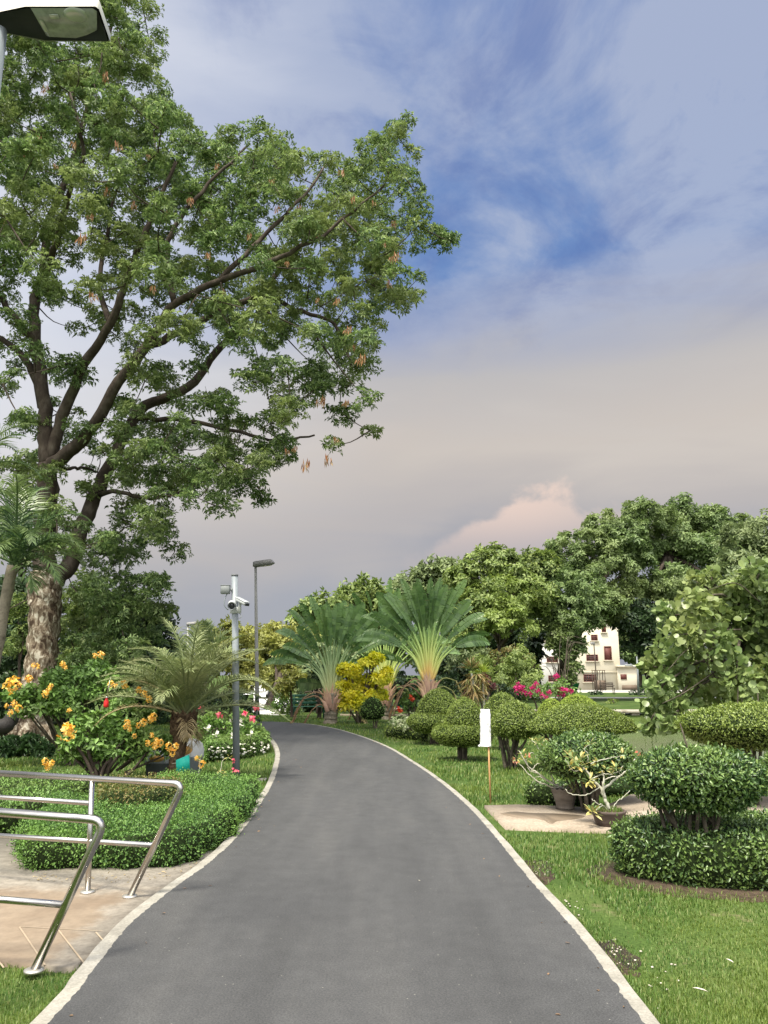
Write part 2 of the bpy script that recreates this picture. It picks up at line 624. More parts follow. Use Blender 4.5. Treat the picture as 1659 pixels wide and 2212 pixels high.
m_drac = leafmat('tan dracaena leaves', [(.42, .32, .15), (.32, .24, .11), (.25, .30, .10), (.50, .42, .24)], trans=.2)
m_twigd = leafmat('withered blade', [(.14, .09, .05), (.22, .14, .08), (.10, .07, .045)], trans=.15)
m_lime = leafmat('lime leaves', [(.30, .42, .06), (.38, .48, .10)], trans=.3)
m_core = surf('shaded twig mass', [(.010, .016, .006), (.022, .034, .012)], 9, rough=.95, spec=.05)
m_twig = surf('twiggy core', [(.03, .028, .016), (.06, .05, .03)], 12, rough=.95, spec=.05)

m_bark = surf('raintree bark', [(.045, .030, .020), (.12, .09, .062), (.22, .18, .13), (.46, .42, .34)], 8.5, 9, .9, .15, bump=1.0, bscale=14, stretch=(1, 1, .55), lo=.38, hi=.62, dist=.8)
m_limb = surf('limb bark', [(.032, .024, .020), (.062, .048, .038), (.12, .10, .08)], 4, 8, .9, .15, bump=.9, bscale=12, stretch=(1, 1, .6))
m_stem = surf('shrub stems', [(.035, .030, .022), (.085, .072, .052), (.15, .13, .10)], 10, 6, .85, .2, bump=.5)
m_pale = surf('pale smooth branches', [(.30, .30, .22), (.44, .43, .34), (.55, .53, .45)], 14, 6, .7, .3, bump=.3)
m_ptrunk = surf('palm trunk', [(.035, .022, .014), (.10, .065, .04), (.20, .14, .09)], 12, 6, .9, .15, bump=.8)
m_ltrunk = surf('pale palm trunk', [(.10, .085, .06), (.24, .21, .16), (.15, .13, .10)], 6, 6, .85, .2, bump=.6)
m_asph = None


def asphalt():
    m, t = newmat('worn asphalt')
    out = t.n('ShaderNodeOutputMaterial')
    geo = t.n('ShaderNodeNewGeometry')
    pos = geo.outputs['Position']
    big = t.noise(t.mapping(pos, scale=(1.6, .28, 1)), 1.1, 5, .55, .4)
    c = t.ramp(big, [(.30, (.051, .052, .053)), (.5, (.062, .063, .064)), (.72, (.076, .076, .075))])
    mid = t.noise(pos, 7, 5, .6)
    c = t.mix(.35, c, t.ramp(mid, [(.35, (.75, .75, .75)), (.68, (1.25, 1.25, 1.24))]), 'MULTIPLY')
    fine = t.noise(pos, 95, 3, .8)
    c = t.mix(.75, c, t.ramp(fine, [(.30, (.42, .42, .42)), (.5, (1, 1, 1)), (.72, (1.75, 1.72, 1.66))]), 'MULTIPLY')
    trk = t.noise(t.mapping(pos, scale=(3.2, .16, 1)), 1.4, 4, .6, .3)
    c = t.mix(.4, c, t.ramp(trk, [(.35, (.88, .88, .88)), (.5, (1, 1, 1)), (.66, (1.16, 1.15, 1.13))]), 'MULTIPLY')
    vo = t.n('ShaderNodeTexVoronoi')
    vo.inputs['Scale'].default_value = 26
    t.l(pos, vo.inputs['Vector'])
    sep = t.n('ShaderNodeSeparateColor')
    t.l(vo.outputs['Color'], sep.inputs[0])
    dots = t.math('MULTIPLY', t.math('LESS_THAN', vo.outputs['Distance'], .10), t.math('GREATER_THAN', sep.outputs[0], .93))
    c = t.mix(t.math('MULTIPLY', dots, .6), c, (.32, .31, .27, 1))
    p = t.n('ShaderNodeBsdfPrincipled')
    p.inputs['Roughness'].default_value = .82
    p.inputs['Specular IOR Level'].default_value = .3
    t.l(c, p.inputs['Base Color'])
    b = t.n('ShaderNodeBump')
    b.inputs['Strength'].default_value = .55
    b.inputs['Distance'].default_value = .008
    t.l(t.math('ADD', t.noise(pos, 150, 3, .8), t.math('MULTIPLY', t.noise(pos, 3, 3), 2.0)), b.inputs['Height'])
    t.l(b.outputs[0], p.inputs['Normal'])
    t.l(p.outputs[0], out.inputs[0])
    return m


def groundmat():
    m, t = newmat('lawn soil')
    out = t.n('ShaderNodeOutputMaterial')
    geo = t.n('ShaderNodeNewGeometry')
    pos = geo.outputs['Position']
    a = t.noise(pos, .7, 5, .6)
    c = t.ramp(a, [(.32, (.035, .062, .016)), (.5, (.055, .092, .022)), (.68, (.09, .12, .035))])
    f = t.noise(pos, 40, 4, .75)
    c = t.mix(.8, c, t.ramp(f, [(.3, (.35, .4, .3)), (.52, (1, 1, 1)), (.7, (1.5, 1.45, 1.3))]), 'MULTIPLY')
    d = t.noise(pos, 2.2, 4, .6)
    c = t.mix(t.math('MULTIPLY', t.smooth(d, .60, .72), .55), c, (.20, .155, .10, 1))
    p = t.n('ShaderNodeBsdfPrincipled')
    p.inputs['Roughness'].default_value = .95
    p.inputs['Specular IOR Level'].default_value = .1
    t.l(c, p.inputs['Base Color'])
    t.l(p.outputs[0], out.inputs[0])
    return m


def padmat():
    """tan concrete, greyer and paler with dirt towards the kerb and the hedge"""
    m, t = newmat('tan concrete')
    out = t.n('ShaderNodeOutputMaterial')
    geo = t.n('ShaderNodeNewGeometry')
    pos = geo.outputs['Position']
    sp = t.n('ShaderNodeSeparateXYZ')
    t.l(pos, sp.inputs[0])
    n1 = t.noise(pos, 1.6, 6, .6)
    n2 = t.noise(pos, 14, 6, .7)
    c = t.ramp(n1, [(.3, (.155, .115, .078)), (.55, (.20, .155, .108)), (.75, (.245, .20, .148))])
    c = t.mix(.5, c, t.ramp(n2, [(.32, (.7, .7, .7)), (.7, (1.25, 1.25, 1.25))]), 'MULTIPLY')
    edge = t.math('ADD', sp.outputs[0], t.math('MULTIPLY', t.math('SUBTRACT', t.noise(pos, 3, 6, .65), .5), .5))
    g = t.smooth(edge, -1.98, -1.80)
    hy = t.math('ADD', sp.outputs[1], t.math('MULTIPLY', t.math('SUBTRACT', t.noise(pos, 2.5, 6, .7), .5), 1.1))
    g2 = t.smooth(hy, 6.0, 6.45)
    grey = t.ramp(n2, [(.3, (.15, .137, .112)), (.7, (.33, .305, .255))])
    c = t.mix(t.math('MAXIMUM', t.math('MULTIPLY', g, .7), t.math('MULTIPLY', g2, .75)), c, grey)
    p = t.n('ShaderNodeBsdfPrincipled')
    p.inputs['Roughness'].default_value = .85
    t.l(c, p.inputs['Base Color'])
    b = t.n('ShaderNodeBump')
    b.inputs['Strength'].default_value = .35
    b.inputs['Distance'].default_value = .01
    t.l(n2, b.inputs['Height'])
    t.l(b.outputs[0], p.inputs['Normal'])
    t.l(p.outputs[0], out.inputs[0])
    return m


def watermat():
    m, t = newmat('pond water')
    out = t.n('ShaderNodeOutputMaterial')
    geo = t.n('ShaderNodeNewGeometry')
    p = t.n('ShaderNodeBsdfPrincipled')
    p.inputs['Base Color'].default_value = (.13, .14, .085, 1)
    p.inputs['Roughness'].default_value = .08
    b = t.n('ShaderNodeBump')
    b.inputs['Strength'].default_value = .35
    b.inputs['Distance'].default_value = .03
    t.l(t.noise(t.mapping(geo.outputs['Position'], scale=(.8, 3.2, 1)), 3.2, 5, .6), b.inputs['Height'])
    t.l(b.outputs[0], p.inputs['Normal'])
    t.l(p.outputs[0], out.inputs[0])
    return m


def rampmat(name, stops, rough=.5):
    """colour along the part, from attribute t"""
    m, t = newmat(name)
    out = t.n('ShaderNodeOutputMaterial')
    at = t.n('ShaderNodeAttribute')
    at.attribute_name = 't'
    geo = t.n('ShaderNodeNewGeometry')
    v = t.math('ADD', at.outputs['Fac'], t.math('MULTIPLY', t.math('SUBTRACT', geo.outputs['Random Per Island'], .5), .22))
    c = t.ramp(v, stops)
    p = t.n('ShaderNodeBsdfPrincipled')
    p.inputs['Roughness'].default_value = rough
    t.l(c, p.inputs['Base Color'])
    t.l(p.outputs[0], out.inputs[0])
    return m


m_asph = asphalt()
m_ground = groundmat()
m_pad = padmat()
m_water = watermat()
m_grass = leafmat('grass blades', [(.035, .085, .014), (.06, .135, .024), (.10, .20, .04), (.155, .25, .06), (.24, .27, .11)], ((.17, .22, .04), .75), trans=.35, nscale=1.0)
m_kerb = surf('kerb concrete', [(.20, .188, .16), (.28, .265, .225), (.34, .325, .285)], 5, 8, .85, .2, bump=.25, bscale=40, fine=(60, .22))
m_score = surf('pale score line', [(.27, .21, .145), (.34, .28, .2)], 9, rough=.85)
m_peach = surf('peach concrete', [(.22, .178, .13), (.30, .248, .19), (.35, .30, .24)], 1.8, 7, .85, .2, bump=.2, bscale=25, fine=(40, .3))
m_damp = surf('damp patch', [(.17, .13, .09), (.21, .165, .12)], 4, rough=.5)
m_brick = surf('mossy slab edge', [(.10, .08, .06), (.20, .16, .12)], 12, rough=.9, bump=.8)
m_steel = surf('brushed steel', [(.42, .40, .37), (.58, .56, .53)], 30, 3, .24, .5, metal=1.0, stretch=(1, 8, 8))
m_steel2 = surf('steel flange', [(.50, .47, .42), (.62, .60, .55)], 30, 3, .4, .5, metal=.8)
m_galv = surf('grey pole paint', [(.17, .195, .21), (.23, .255, .265)], 3, 5, .45, .5, stretch=(3, 3, .5), fine=(30, .15))
m_cap = surf('dark cap', [(.10, .105, .11), (.14, .145, .15)], 6, rough=.5)
m_lamp = surf('lamp grey', [(.20, .195, .19), (.25, .245, .24)], 5, rough=.55)
m_concp = surf('pale post paint', [(.25, .245, .23), (.33, .325, .31)], 2, rough=.6, stretch=(3, 3, .4))
m_camw = surf('camera housing', [(.34, .36, .36), (.42, .44, .43)], 9, rough=.4)
m_black = surf('black glass', [(.01, .012, .015), (.02, .022, .026)], 9, rough=.15, spec=.6)
m_boxg = surf('junction box grey', [(.15, .165, .165), (.20, .215, .21)], 6, rough=.5)
m_cream = surf('cream lamp housing', [(.70, .66, .57), (.78, .75, .67)], 4, rough=.45)
m_under = surf('dark lamp underside', [(.020, .022, .027), (.038, .040, .045)], 5, rough=.7)
m_lens = surf('lamp diffuser', [(.16, .17, .17), (.34, .36, .35), (.22, .23, .23)], 9, rough=.2, spec=.6)
m_refl = surf('lamp reflector', [(.42, .44, .43), (.55, .56, .54)], 6, rough=.3, metal=.4)
m_wrap = surf('crumpled plastic wrap', [(.55, .56, .55), (.70, .71, .70), (.76, .76, .76)], 9, 5, .35, .5, bump=.6, bscale=18, stretch=(1, 1, .35))
m_wood = surf('bare wood stick', [(.40, .22, .09), (.52, .31, .14)], 6, rough=.7, stretch=(6, 6, .5))
m_pot = surf('clay pot', [(.095, .078, .06), (.15, .125, .10), (.20, .175, .14)], 5, 6, .8, .2, bump=.4, stretch=(1, 1, 2.5))
m_pot2 = surf('dark clay pot', [(.07, .052, .045), (.12, .09, .075)], 6, rough=.8, bump=.4)
m_soil = surf('soil', [(.035, .025, .016), (.095, .068, .045)], 14, rough=.95, bump=.8)
m_wall = surf('cream render wall', [(.50, .46, .35), (.57, .53, .43)], .6, 5, .85, .2)
m_wallw = surf('white render wall', [(.52, .51, .47), (.58, .57, .54)], .6, 5, .85, .2)
m_trim = surf('wall band', [(.46, .42, .32), (.52, .47, .37)], 1, rough=.8)
m_frame = surf('oxblood window frame', [(.085, .026, .02), (.11, .036, .028)], 3, rough=.6)
m_pane = surf('dark window pane', [(.03, .025, .025), (.05, .04, .04)], 3, rough=.15, spec=.6)
m_shut = surf('oxblood shutter', [(.10, .035, .028), (.13, .045, .035)], 3, rough=.6)
m_garage = surf('brown shutter', [(.12, .09, .06), (.16, .12, .09)], 3, rough=.7)
m_bench = surf('green bench paint', [(.02, .08, .05), (.03, .11, .07)], 6, rough=.5)
m_benchd = surf('dark bench wood', [(.05, .04, .03), (.09, .07, .055)], 6, rough=.7)
m_bin = surf('grey bin plastic', [(.25, .28, .31), (.33, .36, .39)], 6, rough=.5)
m_bind = surf('dark grey bin plastic', [(.09, .10, .11), (.14, .155, .165)], 6, rough=.6)
m_binw = surf('white bin shell', [(.66, .67, .68), (.76, .77, .77)], 5, rough=.4)
m_bino = surf('orange bin panel', [(.68, .33, .08), (.76, .45, .16)], 5, rough=.5)
m_teal = surf('teal notice panel', [(.01, .36, .28), (.02, .44, .35)], 12, rough=.5, bump=.3)
m_redo = surf('red plastic', [(.55, .02, .02), (.65, .03, .03)], 5, rough=.4)
m_net = surf('green shade net', [(.01, .13, .08), (.02, .20, .13)], 5, rough=.8)
m_carw = surf('white car paint', [(.70, .71, .72), (.78, .79, .80)], 4, rough=.25, spec=.6)
m_carb = surf('blue grey car paint', [(.07, .12, .18), (.10, .16, .23)], 4, rough=.25, spec=.6)
m_rub = surf('tyre rubber', [(.015, .015, .015), (.03, .03, .03)], 9, rough=.9)
m_pale_g = surf('bleached paving', [(.60, .58, .55), (.72, .70, .67)], .7, rough=.85)
m_path = surf('far path', [(.38, .37, .33), (.46, .45, .41)], 1, rough=.9)
m_stone = surf('pond wall stone', [(.22, .20, .15), (.34, .31, .25), (.42, .39, .33)], 3, 6, .85, .2, bump=.3)
m_block = surf('block wall', [(.28, .24, .17), (.40, .35, .26)], 3, rough=.9)
m_kiosk = surf('green kiosk board', [(.02, .22, .15), (.04, .28, .2)], 3, rough=.6)
m_blue = surf('blue post paint', [(.10, .15, .28), (.14, .20, .35)], 3, rough=.5)
m_litter = surf('dry pale leaf', [(.55, .50, .38), (.68, .64, .52)], 20, rough=.8)
m_stones = surf('pale pebbles', [(.36, .32, .26), (.56, .52, .44)], 9, rough=.85)
m_log = surf('dark root bark', [(.012, .012, .011), (.032, .028, .025)], 7, rough=.7, bump=.6)

# ================================================================== SETTING
XR = 1.2
L_px = [(110, 2212), (200, 2105), (285, 1998), (372, 1925), (460, 1860), (522, 1800), (563, 1740), (592, 1690), (604, 1650), (606, 1625), (598, 1605), (586, 1593), (575, 1585), (560, 1577), (535, 1571), (490, 1567), (420, 1564)]
R_px = [(1385, 2212), (1228, 2000), (1140, 1900), (1060, 1800), (1003, 1737), (940, 1683), (885, 1645), (832, 1613), (772, 1589), (712, 1572), (655, 1563), (600, 1559.5), (540, 1558.5), (420, 1557.5)]
Lg = [np.array([-1.48, -8, 0]), np.array([-1.48, 0, 0])] + [G(*p, .05) * (1, 1, 0) for p in L_px]
Rg = [np.array([1.16, -8, 0]), np.array([1.16, 0, 0])] + [G(*p, .05) * (1, 1, 0) for p in R_px]
Lc, Rc = catmull(Lg, 60), catmull(Rg, 60)


def resample(c, n):
    s = np.concatenate([[0], np.cumsum(np.linalg.norm(np.diff(c, axis=0), axis=1))])
    u = np.linspace(0, s[-1], n)
    return np.stack([np.interp(u, s, c[:, i]) for i in range(3)], 1)


def resample_step(c, step):
    s = np.linalg.norm(np.diff(c, axis=0), axis=1).sum()
    return resample(c, max(int(s / step), 4))


def side(c):
    t = np.gradient(c, axis=0)
    t /= np.linalg.norm(t, axis=1)[:, None] + 1e-9
    return np.stack([-t[:, 1], t[:, 0], np.zeros(len(t))], 1)     # left-hand side


def ribbon(mb, a, b, mi=0):
    n = len(a)
    i = np.arange(n - 1)
    mb.add(np.concatenate([a, b]), np.stack([i, n + i, n + i + 1, i + 1], 1), mi)


def wav(n, amp, seed, k=6):
    r = np.random.RandomState(seed)
    x = r.normal(size=n)
    ker = np.hanning(k + 2)[1:-1]
    x = np.convolve(x, ker / ker.sum() * math.sqrt(k), 'same')
    return x * amp


# asphalt with a ragged edge
nr = 2200
La, Ra = resample(Lc, nr), resample(Rc, nr)
wL, wR = wav(nr, .003, 3, 3) + wav(nr, .0012, 9, 25), wav(nr, .003, 4, 3) + wav(nr, .0012, 8, 25)
La2 = La + side(La) * (wL[:, None] + .015)
Ra2 = Ra - side(Ra) * (wR[:, None] + .015)
mb = MB()
La2[:, 2] = Ra2[:, 2] = .052
# lay crosswise strips so that the surface has a few columns
K = 6
rows = [La2 * (1 - k / K) + Ra2 * (k / K) for k in range(K + 1)]
for k in range(K):
    ribbon(mb, rows[k], rows[k + 1])
road = mb.build('road', m_asph, origin=(0, 0, 0))
tag(road, 'grey asphalt path curving away to the left between pale kerbs', 'road', kind='structure')


def kerb(c, w, sgn, z, seed, label, name):
    c = resample_step(c, .05)
    sd = side(c) * sgn
    a = c + sd * (-.03)
    wv = wav(len(c), .002, seed, 9)
    b = c + sd * (np.asarray(w)[:, None] if np.ndim(w) else w) + sd * wv[:, None]
    mb = MB()
    a[:, 2] = z
    b2 = b.copy()
    b2[:, 2] = z
    b3 = b + sd * .012
    b3[:, 2] = z - .02
    b4 = b3.copy()
    b4[:, 2] = -.05
    a4 = a.copy()
    a4[:, 2] = -.05
    for p, q in ((a4, a), (a, b2), (b2, b3), (b3, b4)):
        if sgn > 0:
            ribbon(mb, p, q)
        else:
            ribbon(mb, q, p)
    o = mb.build(name, m_kerb, origin=(0, 0, 0))
    tag(o, label, 'kerb', kind='structure')
    return o


kerb(Rc, .092, -1, .048, 5, 'pale concrete kerb along the right edge of the asphalt', 'kerb')
kerb(Lc, .100, 1, .048, 6, 'pale concrete kerb along the left edge of the asphalt', 'kerb')

# ground sheet with the pond sunk into it
def pond_mask(x, y):
    # 1 inside the pond
    e = ((x - 19) / 15.5) ** 2 * 0 + 0
    west = 3.9 + .9 * np.sin(y * .35) + np.clip(y - 20, 0, 20) * .05
    near = 13.4 + .5 * np.sin(x * .5)
    inside = np.minimum(np.minimum((x - west) / 1.2, (y - near) / 1.2), np.minimum((32 - y) / .35, (60 - x) / 3))
    return np.clip(inside, 0, 1)


xs = np.concatenate([-np.geomspace(1800, 60, 14), np.arange(-55, -12, 4.), np.arange(-12, 30, .5), np.arange(30, 60, 2.), np.geomspace(62, 1800, 14)])
ys = np.concatenate([-np.geomspace(400, 14, 8), np.arange(-12, 12, 1.5), np.arange(12, 36, .4), np.arange(36, 100, 4.), np.geomspace(104, 2500, 14)])
X, Y = np.meshgrid(xs, ys)
m_ = pond_mask(X, Y)
Z = -1.5 * m_ * m_ * (3 - 2 * m_)
Z = Z + np.where((Y > 31.9) & (X > 3), np.clip((Y - 31.9) / 1.2, 0, 1) * .12, 0)
ny, nx = X.shape
i = np.arange(ny - 1)[:, None] * nx
j = np.arange(nx - 1)[None]
mb = MB()
mb.add(np.stack([X, Y, Z], -1).reshape(-1, 3), np.stack([i + j, i + j + 1, i + nx + j + 1, i + nx + j], -1).reshape(-1, 4))
tag(mb.build('ground', m_ground, origin=(0, 0, 0), smooth=True), 'lawn ground of the park reaching to the horizon', 'ground', kind='structure')
mb = MB()
mb.add([(2.5, 12.5, -.6), (62, 12.5, -.6), (62, 32.2, -.6), (2.5, 32.2, -.6)], [[0, 1, 2, 3]])
tag(mb.build('water', m_water, origin=(0, 0, -.6)), 'dull green pond water behind the clipped shrubs', 'pond', kind='structure')

# left concrete pad
pad_poly = [G(0, 2088)[:2] + (-6, 0), G(0, 2088)[:2], G(150, 2104)[:2]]
kl = resample_step(Lc, .15)
kl = kl[(kl[:, 1] > G(150, 2104)[1] + .05) & (kl[:, 1] < 7.6)]
kq = kl + side(kl) * .12
pad_poly += [q[:2] for q in kq]
pad_poly += [np.array([-2.6, 8.1]), np.array([-8.5, 8.6])]
PAD = np.array(pad_poly)
mb = MB()
mb.prism(PAD, -.05, .030)
tag(mb.build('concrete_pad', m_pad, origin=(0, 0, 0)), 'tan concrete apron around the steel handrails', 'pavement', kind='structure')
mb = MB()
for a, b in (((42, 2002), (97, 2084)), ((124, 2006), (184, 2083)), ((207, 2013), (236, 2046)), ((42, 2001), (222, 2011)), ((-30, 2040), (8, 2090))):
    A, B = G(*a, .034), G(*b, .034)
    d = unit(B - A)
    s_ = np.array([-d[1], d[0], 0]) * (.005 if a[1] != 2001 else .003)
    mb.add([A - s_, B - s_, B + s_, A + s_], [[0, 1, 2, 3]])
tag(mb.build('score_lines', m_score, origin=(0, 0, 0)), 'pale diagonal score lines in the tan concrete', 'markings', kind='structure')

# right-hand paving
mb = MB()
low = [G(*p)[:2] for p in ((1046, 1746), (1120, 1744), (1200, 1747), (1300, 1752), (1400, 1760), (1420, 1800), (1290, 1801), (1180, 1797), (1092, 1793))]
mb.prism(low, -.05, .035)
tag(mb.build('path', m_peach, origin=(0, 0, 0)), 'peach concrete path leaving the road on the right', 'path', kind='structure')
mb = MB()
dp = [G(*p, .039)[:2] for p in ((1080, 1757), (1110, 1753), (1150, 1756), (1200, 1757), (1262, 1762), (1240, 1769), (1205, 1773), (1190, 1779), (1170, 1770), (1120, 1766))]
mb.prism(catmull([np.array([*q_, 0]) for q_ in dp] + [np.array([*dp[0], 0])], 6)[:-1, :2], .034, .0385)
tag(mb.build('damp_patch', m_damp, origin=(0, 0, 0)), 'darker damp stain on the peach path by the pots', 'stain', kind='structure')
mb = MB()
slab = [G(*p, .14)[:2] for p in ((1300, 1744), (1362, 1716), (1500, 1712), (1780, 1722), (1840, 1775), (1478, 1770), (1358, 1757))]
mb.prism(slab, -.05, .14)
mb2 = MB()
tag(mb.build('path', m_peach, origin=(0, 0, 0)), 'raised peach concrete slab behind the hedge ring', 'path', kind='structure')
mb = MB()
A, B = G(1297, 1745, .14), G(1357, 1759, .14)
for k in range(5):
    q0, q1 = A + (B - A) * (k + .04) / 5, A + (B - A) * (k + .96) / 5
    for zz in (.012, .062, .112):
        c = (q0 + q1) / 2
        mb.box((c[0] - .02, c[1] - .03, zz), (np.linalg.norm(q1 - q0), .07, .044), rz=math.atan2((B - A)[1], (B - A)[0]), bev=.006)
tag(mb.build('slab_edging', m_brick, origin=(0, 0, 0)), 'dark mossy brick edge below the raised slab', 'edging', kind='structure')

# little cross kerb in the left lawn, bare soil, far paths
mb = MB()
A, B = G(510, 1691), G(592, 1686)
mb.prism([A[:2] - (0, .06), B[:2] - (.12, .06), B[:2] + (-.12, .06), A[:2] + (0, .06)], -.04, .035)
tag(mb.build('kerb_strip', m_kerb, origin=(0, 0, 0)), 'short pale strip crossing the left lawn near the camera pole', 'kerb', kind='structure')


def patch(pts, z, mat, name, label, cat='path', per=6, seed=0):
    c = catmull([np.array([*p, z]) for p in pts] + [np.array([*pts[0], z])], per)[:-1]
    c[:, :2] += np.random.RandomState(seed).normal(size=(len(c), 2)) * .02
    mb = MB()
    mb.prism(c[:, :2], -.05, z)
    return tag(mb.build(name, mat, origin=(0, 0, 0)), label, cat, kind='structure')


patch([G(*p)[:2] for p in ((1122, 1858), (1180, 1862), (1196, 1895), (1178, 1912), (1148, 1890))], .006, m_soil, 'dirt', 'bare pebbly soil beside the right kerb, farther patch', 'soil', seed=1)
patch([G(*p)[:2] for p in ((1270, 2030), (1330, 2040), (1385, 2075), (1378, 2110), (1310, 2090))], .006, m_soil, 'dirt', 'bare pebbly soil beside the right kerb, nearer patch', 'soil', seed=2)
patch([(3.1 + 1.42 * math.cos(k * PI / 8), 6.78 + .80 * math.sin(k * PI / 8)) for k in range(16)], .007, m_soil, 'dirt', 'soil under the clipped hedge ring, its dark tone partly painted shade', 'soil', seed=3)  # bare soil whose dark colour also carries the hedge's shade
patch([(-5.9, 34), (-3.9, 33.5), (-4.6, 50), (-7, 80), (-12.5, 80), (-8.2, 50)], .02, m_pale_g, 'pavement', 'bright bleached paving far down the road on the left', 'pavement')
patch([(10, 51), (60, 51), (60, 53.5), (10, 53.5)], .14, m_path, 'path', 'pale far path across the lawn beyond the pond', 'path')
patch([(14, 68), (70, 68), (70, 79.5), (14, 79.5)], .15, m_path, 'pavement', 'pale pavement at the foot of the cream building', 'pavement')

# pond wall beyond the water with dark openings
root = thing('pond_wall', 'pale stone retaining wall with dark openings beyond the pond', 'wall', (14, 32.1, -.6))
mb = MB()
mb.box((20, 32.15, .17), (30, .5, .12), bev=.02)
for k in range(26):
    mb.box((5.5 + k * 1.15, 32.2, -.15), (.32, .34, .52), bev=.015)
mb.box((20, 32.2, -.75), (30, .36, .72))
mb.build('stonework', m_stone, root)
mb = MB()
mb.box((20, 32.5, -.2), (30, .1, .7))  # black sheet behind the gaps, in place of the shade inside them
mb.build('opening_shade', m_black, root)

# ================================================================== FOLIAGE BUILDERS
def blob_leaves(mb, blobs, dens, size, T=TUFT5, mi=0, sub=.40, up=.5, flat=.75, fill=.22, drop=.0, szvar=.3):
    """blobs (x,y,z,rx,ry,rz): sub-clumps over each blob's shell, each a spray of tufts; dens = tufts per m2 of shell"""
    for (x, y, z, rx, ry, rz) in blobs:
        area = 4 * PI * ((rx * ry) ** 1.6 / 3 + (rx * rz) ** 1.6 / 3 + (ry * rz) ** 1.6 / 3) ** (1 / 1.6)
        ntuft = max(int(area * dens), 8)
        rs = sub * min(rx, rz)
        nsub = max(int(area / (rs * rs * 2.6)), 6)
        d = rdir(nsub)
        d[:, 2] = np.where(d[:, 2] < -.35, d[:, 2] * RS.uniform(.2, 1, nsub), d[:, 2])
        d = unit(d)
        rr = RS.uniform(.62, 1.03, nsub)
        inner = RS.rand(nsub) < fill
        rr[inner] = RS.uniform(.1, .7, inner.sum())
        c = np.array([x, y, z]) + d * rr[:, None] * np.array([rx, ry, rz])
        idx = RS.randint(0, nsub, ntuft)
        dd = rdir(ntuft)
        rad = rs * RS.uniform(.55, 1.15, nsub)[idx]
        pos = c[idx] + dd * (rad * RS.rand(ntuft) ** .45)[:, None] * np.array([1, 1, flat])
        if drop:
            pos[:, 2] -= RS.rand(ntuft) ** 2 * drop * (RS.rand(ntuft) < .4)
        outw = d[idx]
        nz = unit(dd * .45 + outw * .35 + np.array([0, 0, up]) + rdir(ntuft) * .45)
        R = frames(rdir(ntuft), nz)
        mb.scatter(T[0], T[1], pos, R, size * RS.uniform(1 - szvar, 1 + szvar, ntuft), mi)


def sample_tris(V, Fq, n):
    V = np.asarray(V)
    tri = []
    for f in Fq:
        tri.append(f[:, [0, 1, 2]])
        if f.shape[1] == 4:
            tri.append(f[:, [0, 2, 3]])
    tri = np.concatenate(tri)
    a, b, c = V[tri[:, 0]], V[tri[:, 1]], V[tri[:, 2]]
    nn = np.cross(b - a, c - a)
    ar = np.linalg.norm(nn, axis=1) / 2
    n = int(n * ar.sum())
    k = RS.choice(len(tri), n, p=ar / ar.sum())
    u, v = RS.rand(n), RS.rand(n)
    fl = u + v > 1
    u[fl], v[fl] = 1 - u[fl], 1 - v[fl]
    return a[k] + (b[k] - a[k]) * u[:, None] + (c[k] - a[k]) * v[:, None], unit(nn[k])


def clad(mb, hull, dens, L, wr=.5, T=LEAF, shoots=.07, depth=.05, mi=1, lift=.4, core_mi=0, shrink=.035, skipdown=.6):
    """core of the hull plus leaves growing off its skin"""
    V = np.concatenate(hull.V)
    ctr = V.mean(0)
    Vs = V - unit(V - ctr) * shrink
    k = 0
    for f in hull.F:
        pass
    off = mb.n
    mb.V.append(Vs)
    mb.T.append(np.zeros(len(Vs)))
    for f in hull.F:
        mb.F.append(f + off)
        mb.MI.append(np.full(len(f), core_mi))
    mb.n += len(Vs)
    Fq = [f for f in hull.F if f.shape[1] in (3, 4)]
    for f in hull.F:
        if f.shape[1] > 4:
            for r_ in f:
                Fq.append(np.array([[r_[0], r_[q], r_[q + 1]] for q in range(1, len(r_) - 1)]))
    pos, nrm = sample_tris(V, Fq, dens)
    keep = RS.rand(len(pos)) > np.where(nrm[:, 2] < -.86, skipdown, 0)
    pos, nrm = pos[keep], nrm[keep]
    n = len(pos)
    # clumpy skin: random sink plus a few shoots
    low = np.sin(pos[:, 0] * 9 + 1.3 * np.sin(pos[:, 2] * 7)) * np.sin(pos[:, 1] * 8 + pos[:, 2] * 6)
    pos = pos - nrm * (RS.rand(n) * depth)[:, None] + nrm * (low * depth * .16)[:, None]
    yd = unit(nrm * lift + rdir(n) * .75 + np.array([0, 0, .25]))
    nz = unit(nrm + rdir(n) * .5)
    shoot = RS.rand(n) < shoots * (1 + 1.5 * np.clip(nrm[:, 2], 0, 1))
    pos = pos + nrm * (shoot * RS.uniform(.2, 1, n) * depth * .9)[:, None]
    sc = RS.uniform(.65, 1.2, n) * L
    mb.scatter(T[0], T[1], pos, frames(yd, nz), np.stack([sc * wr, sc, sc], 1), mi)


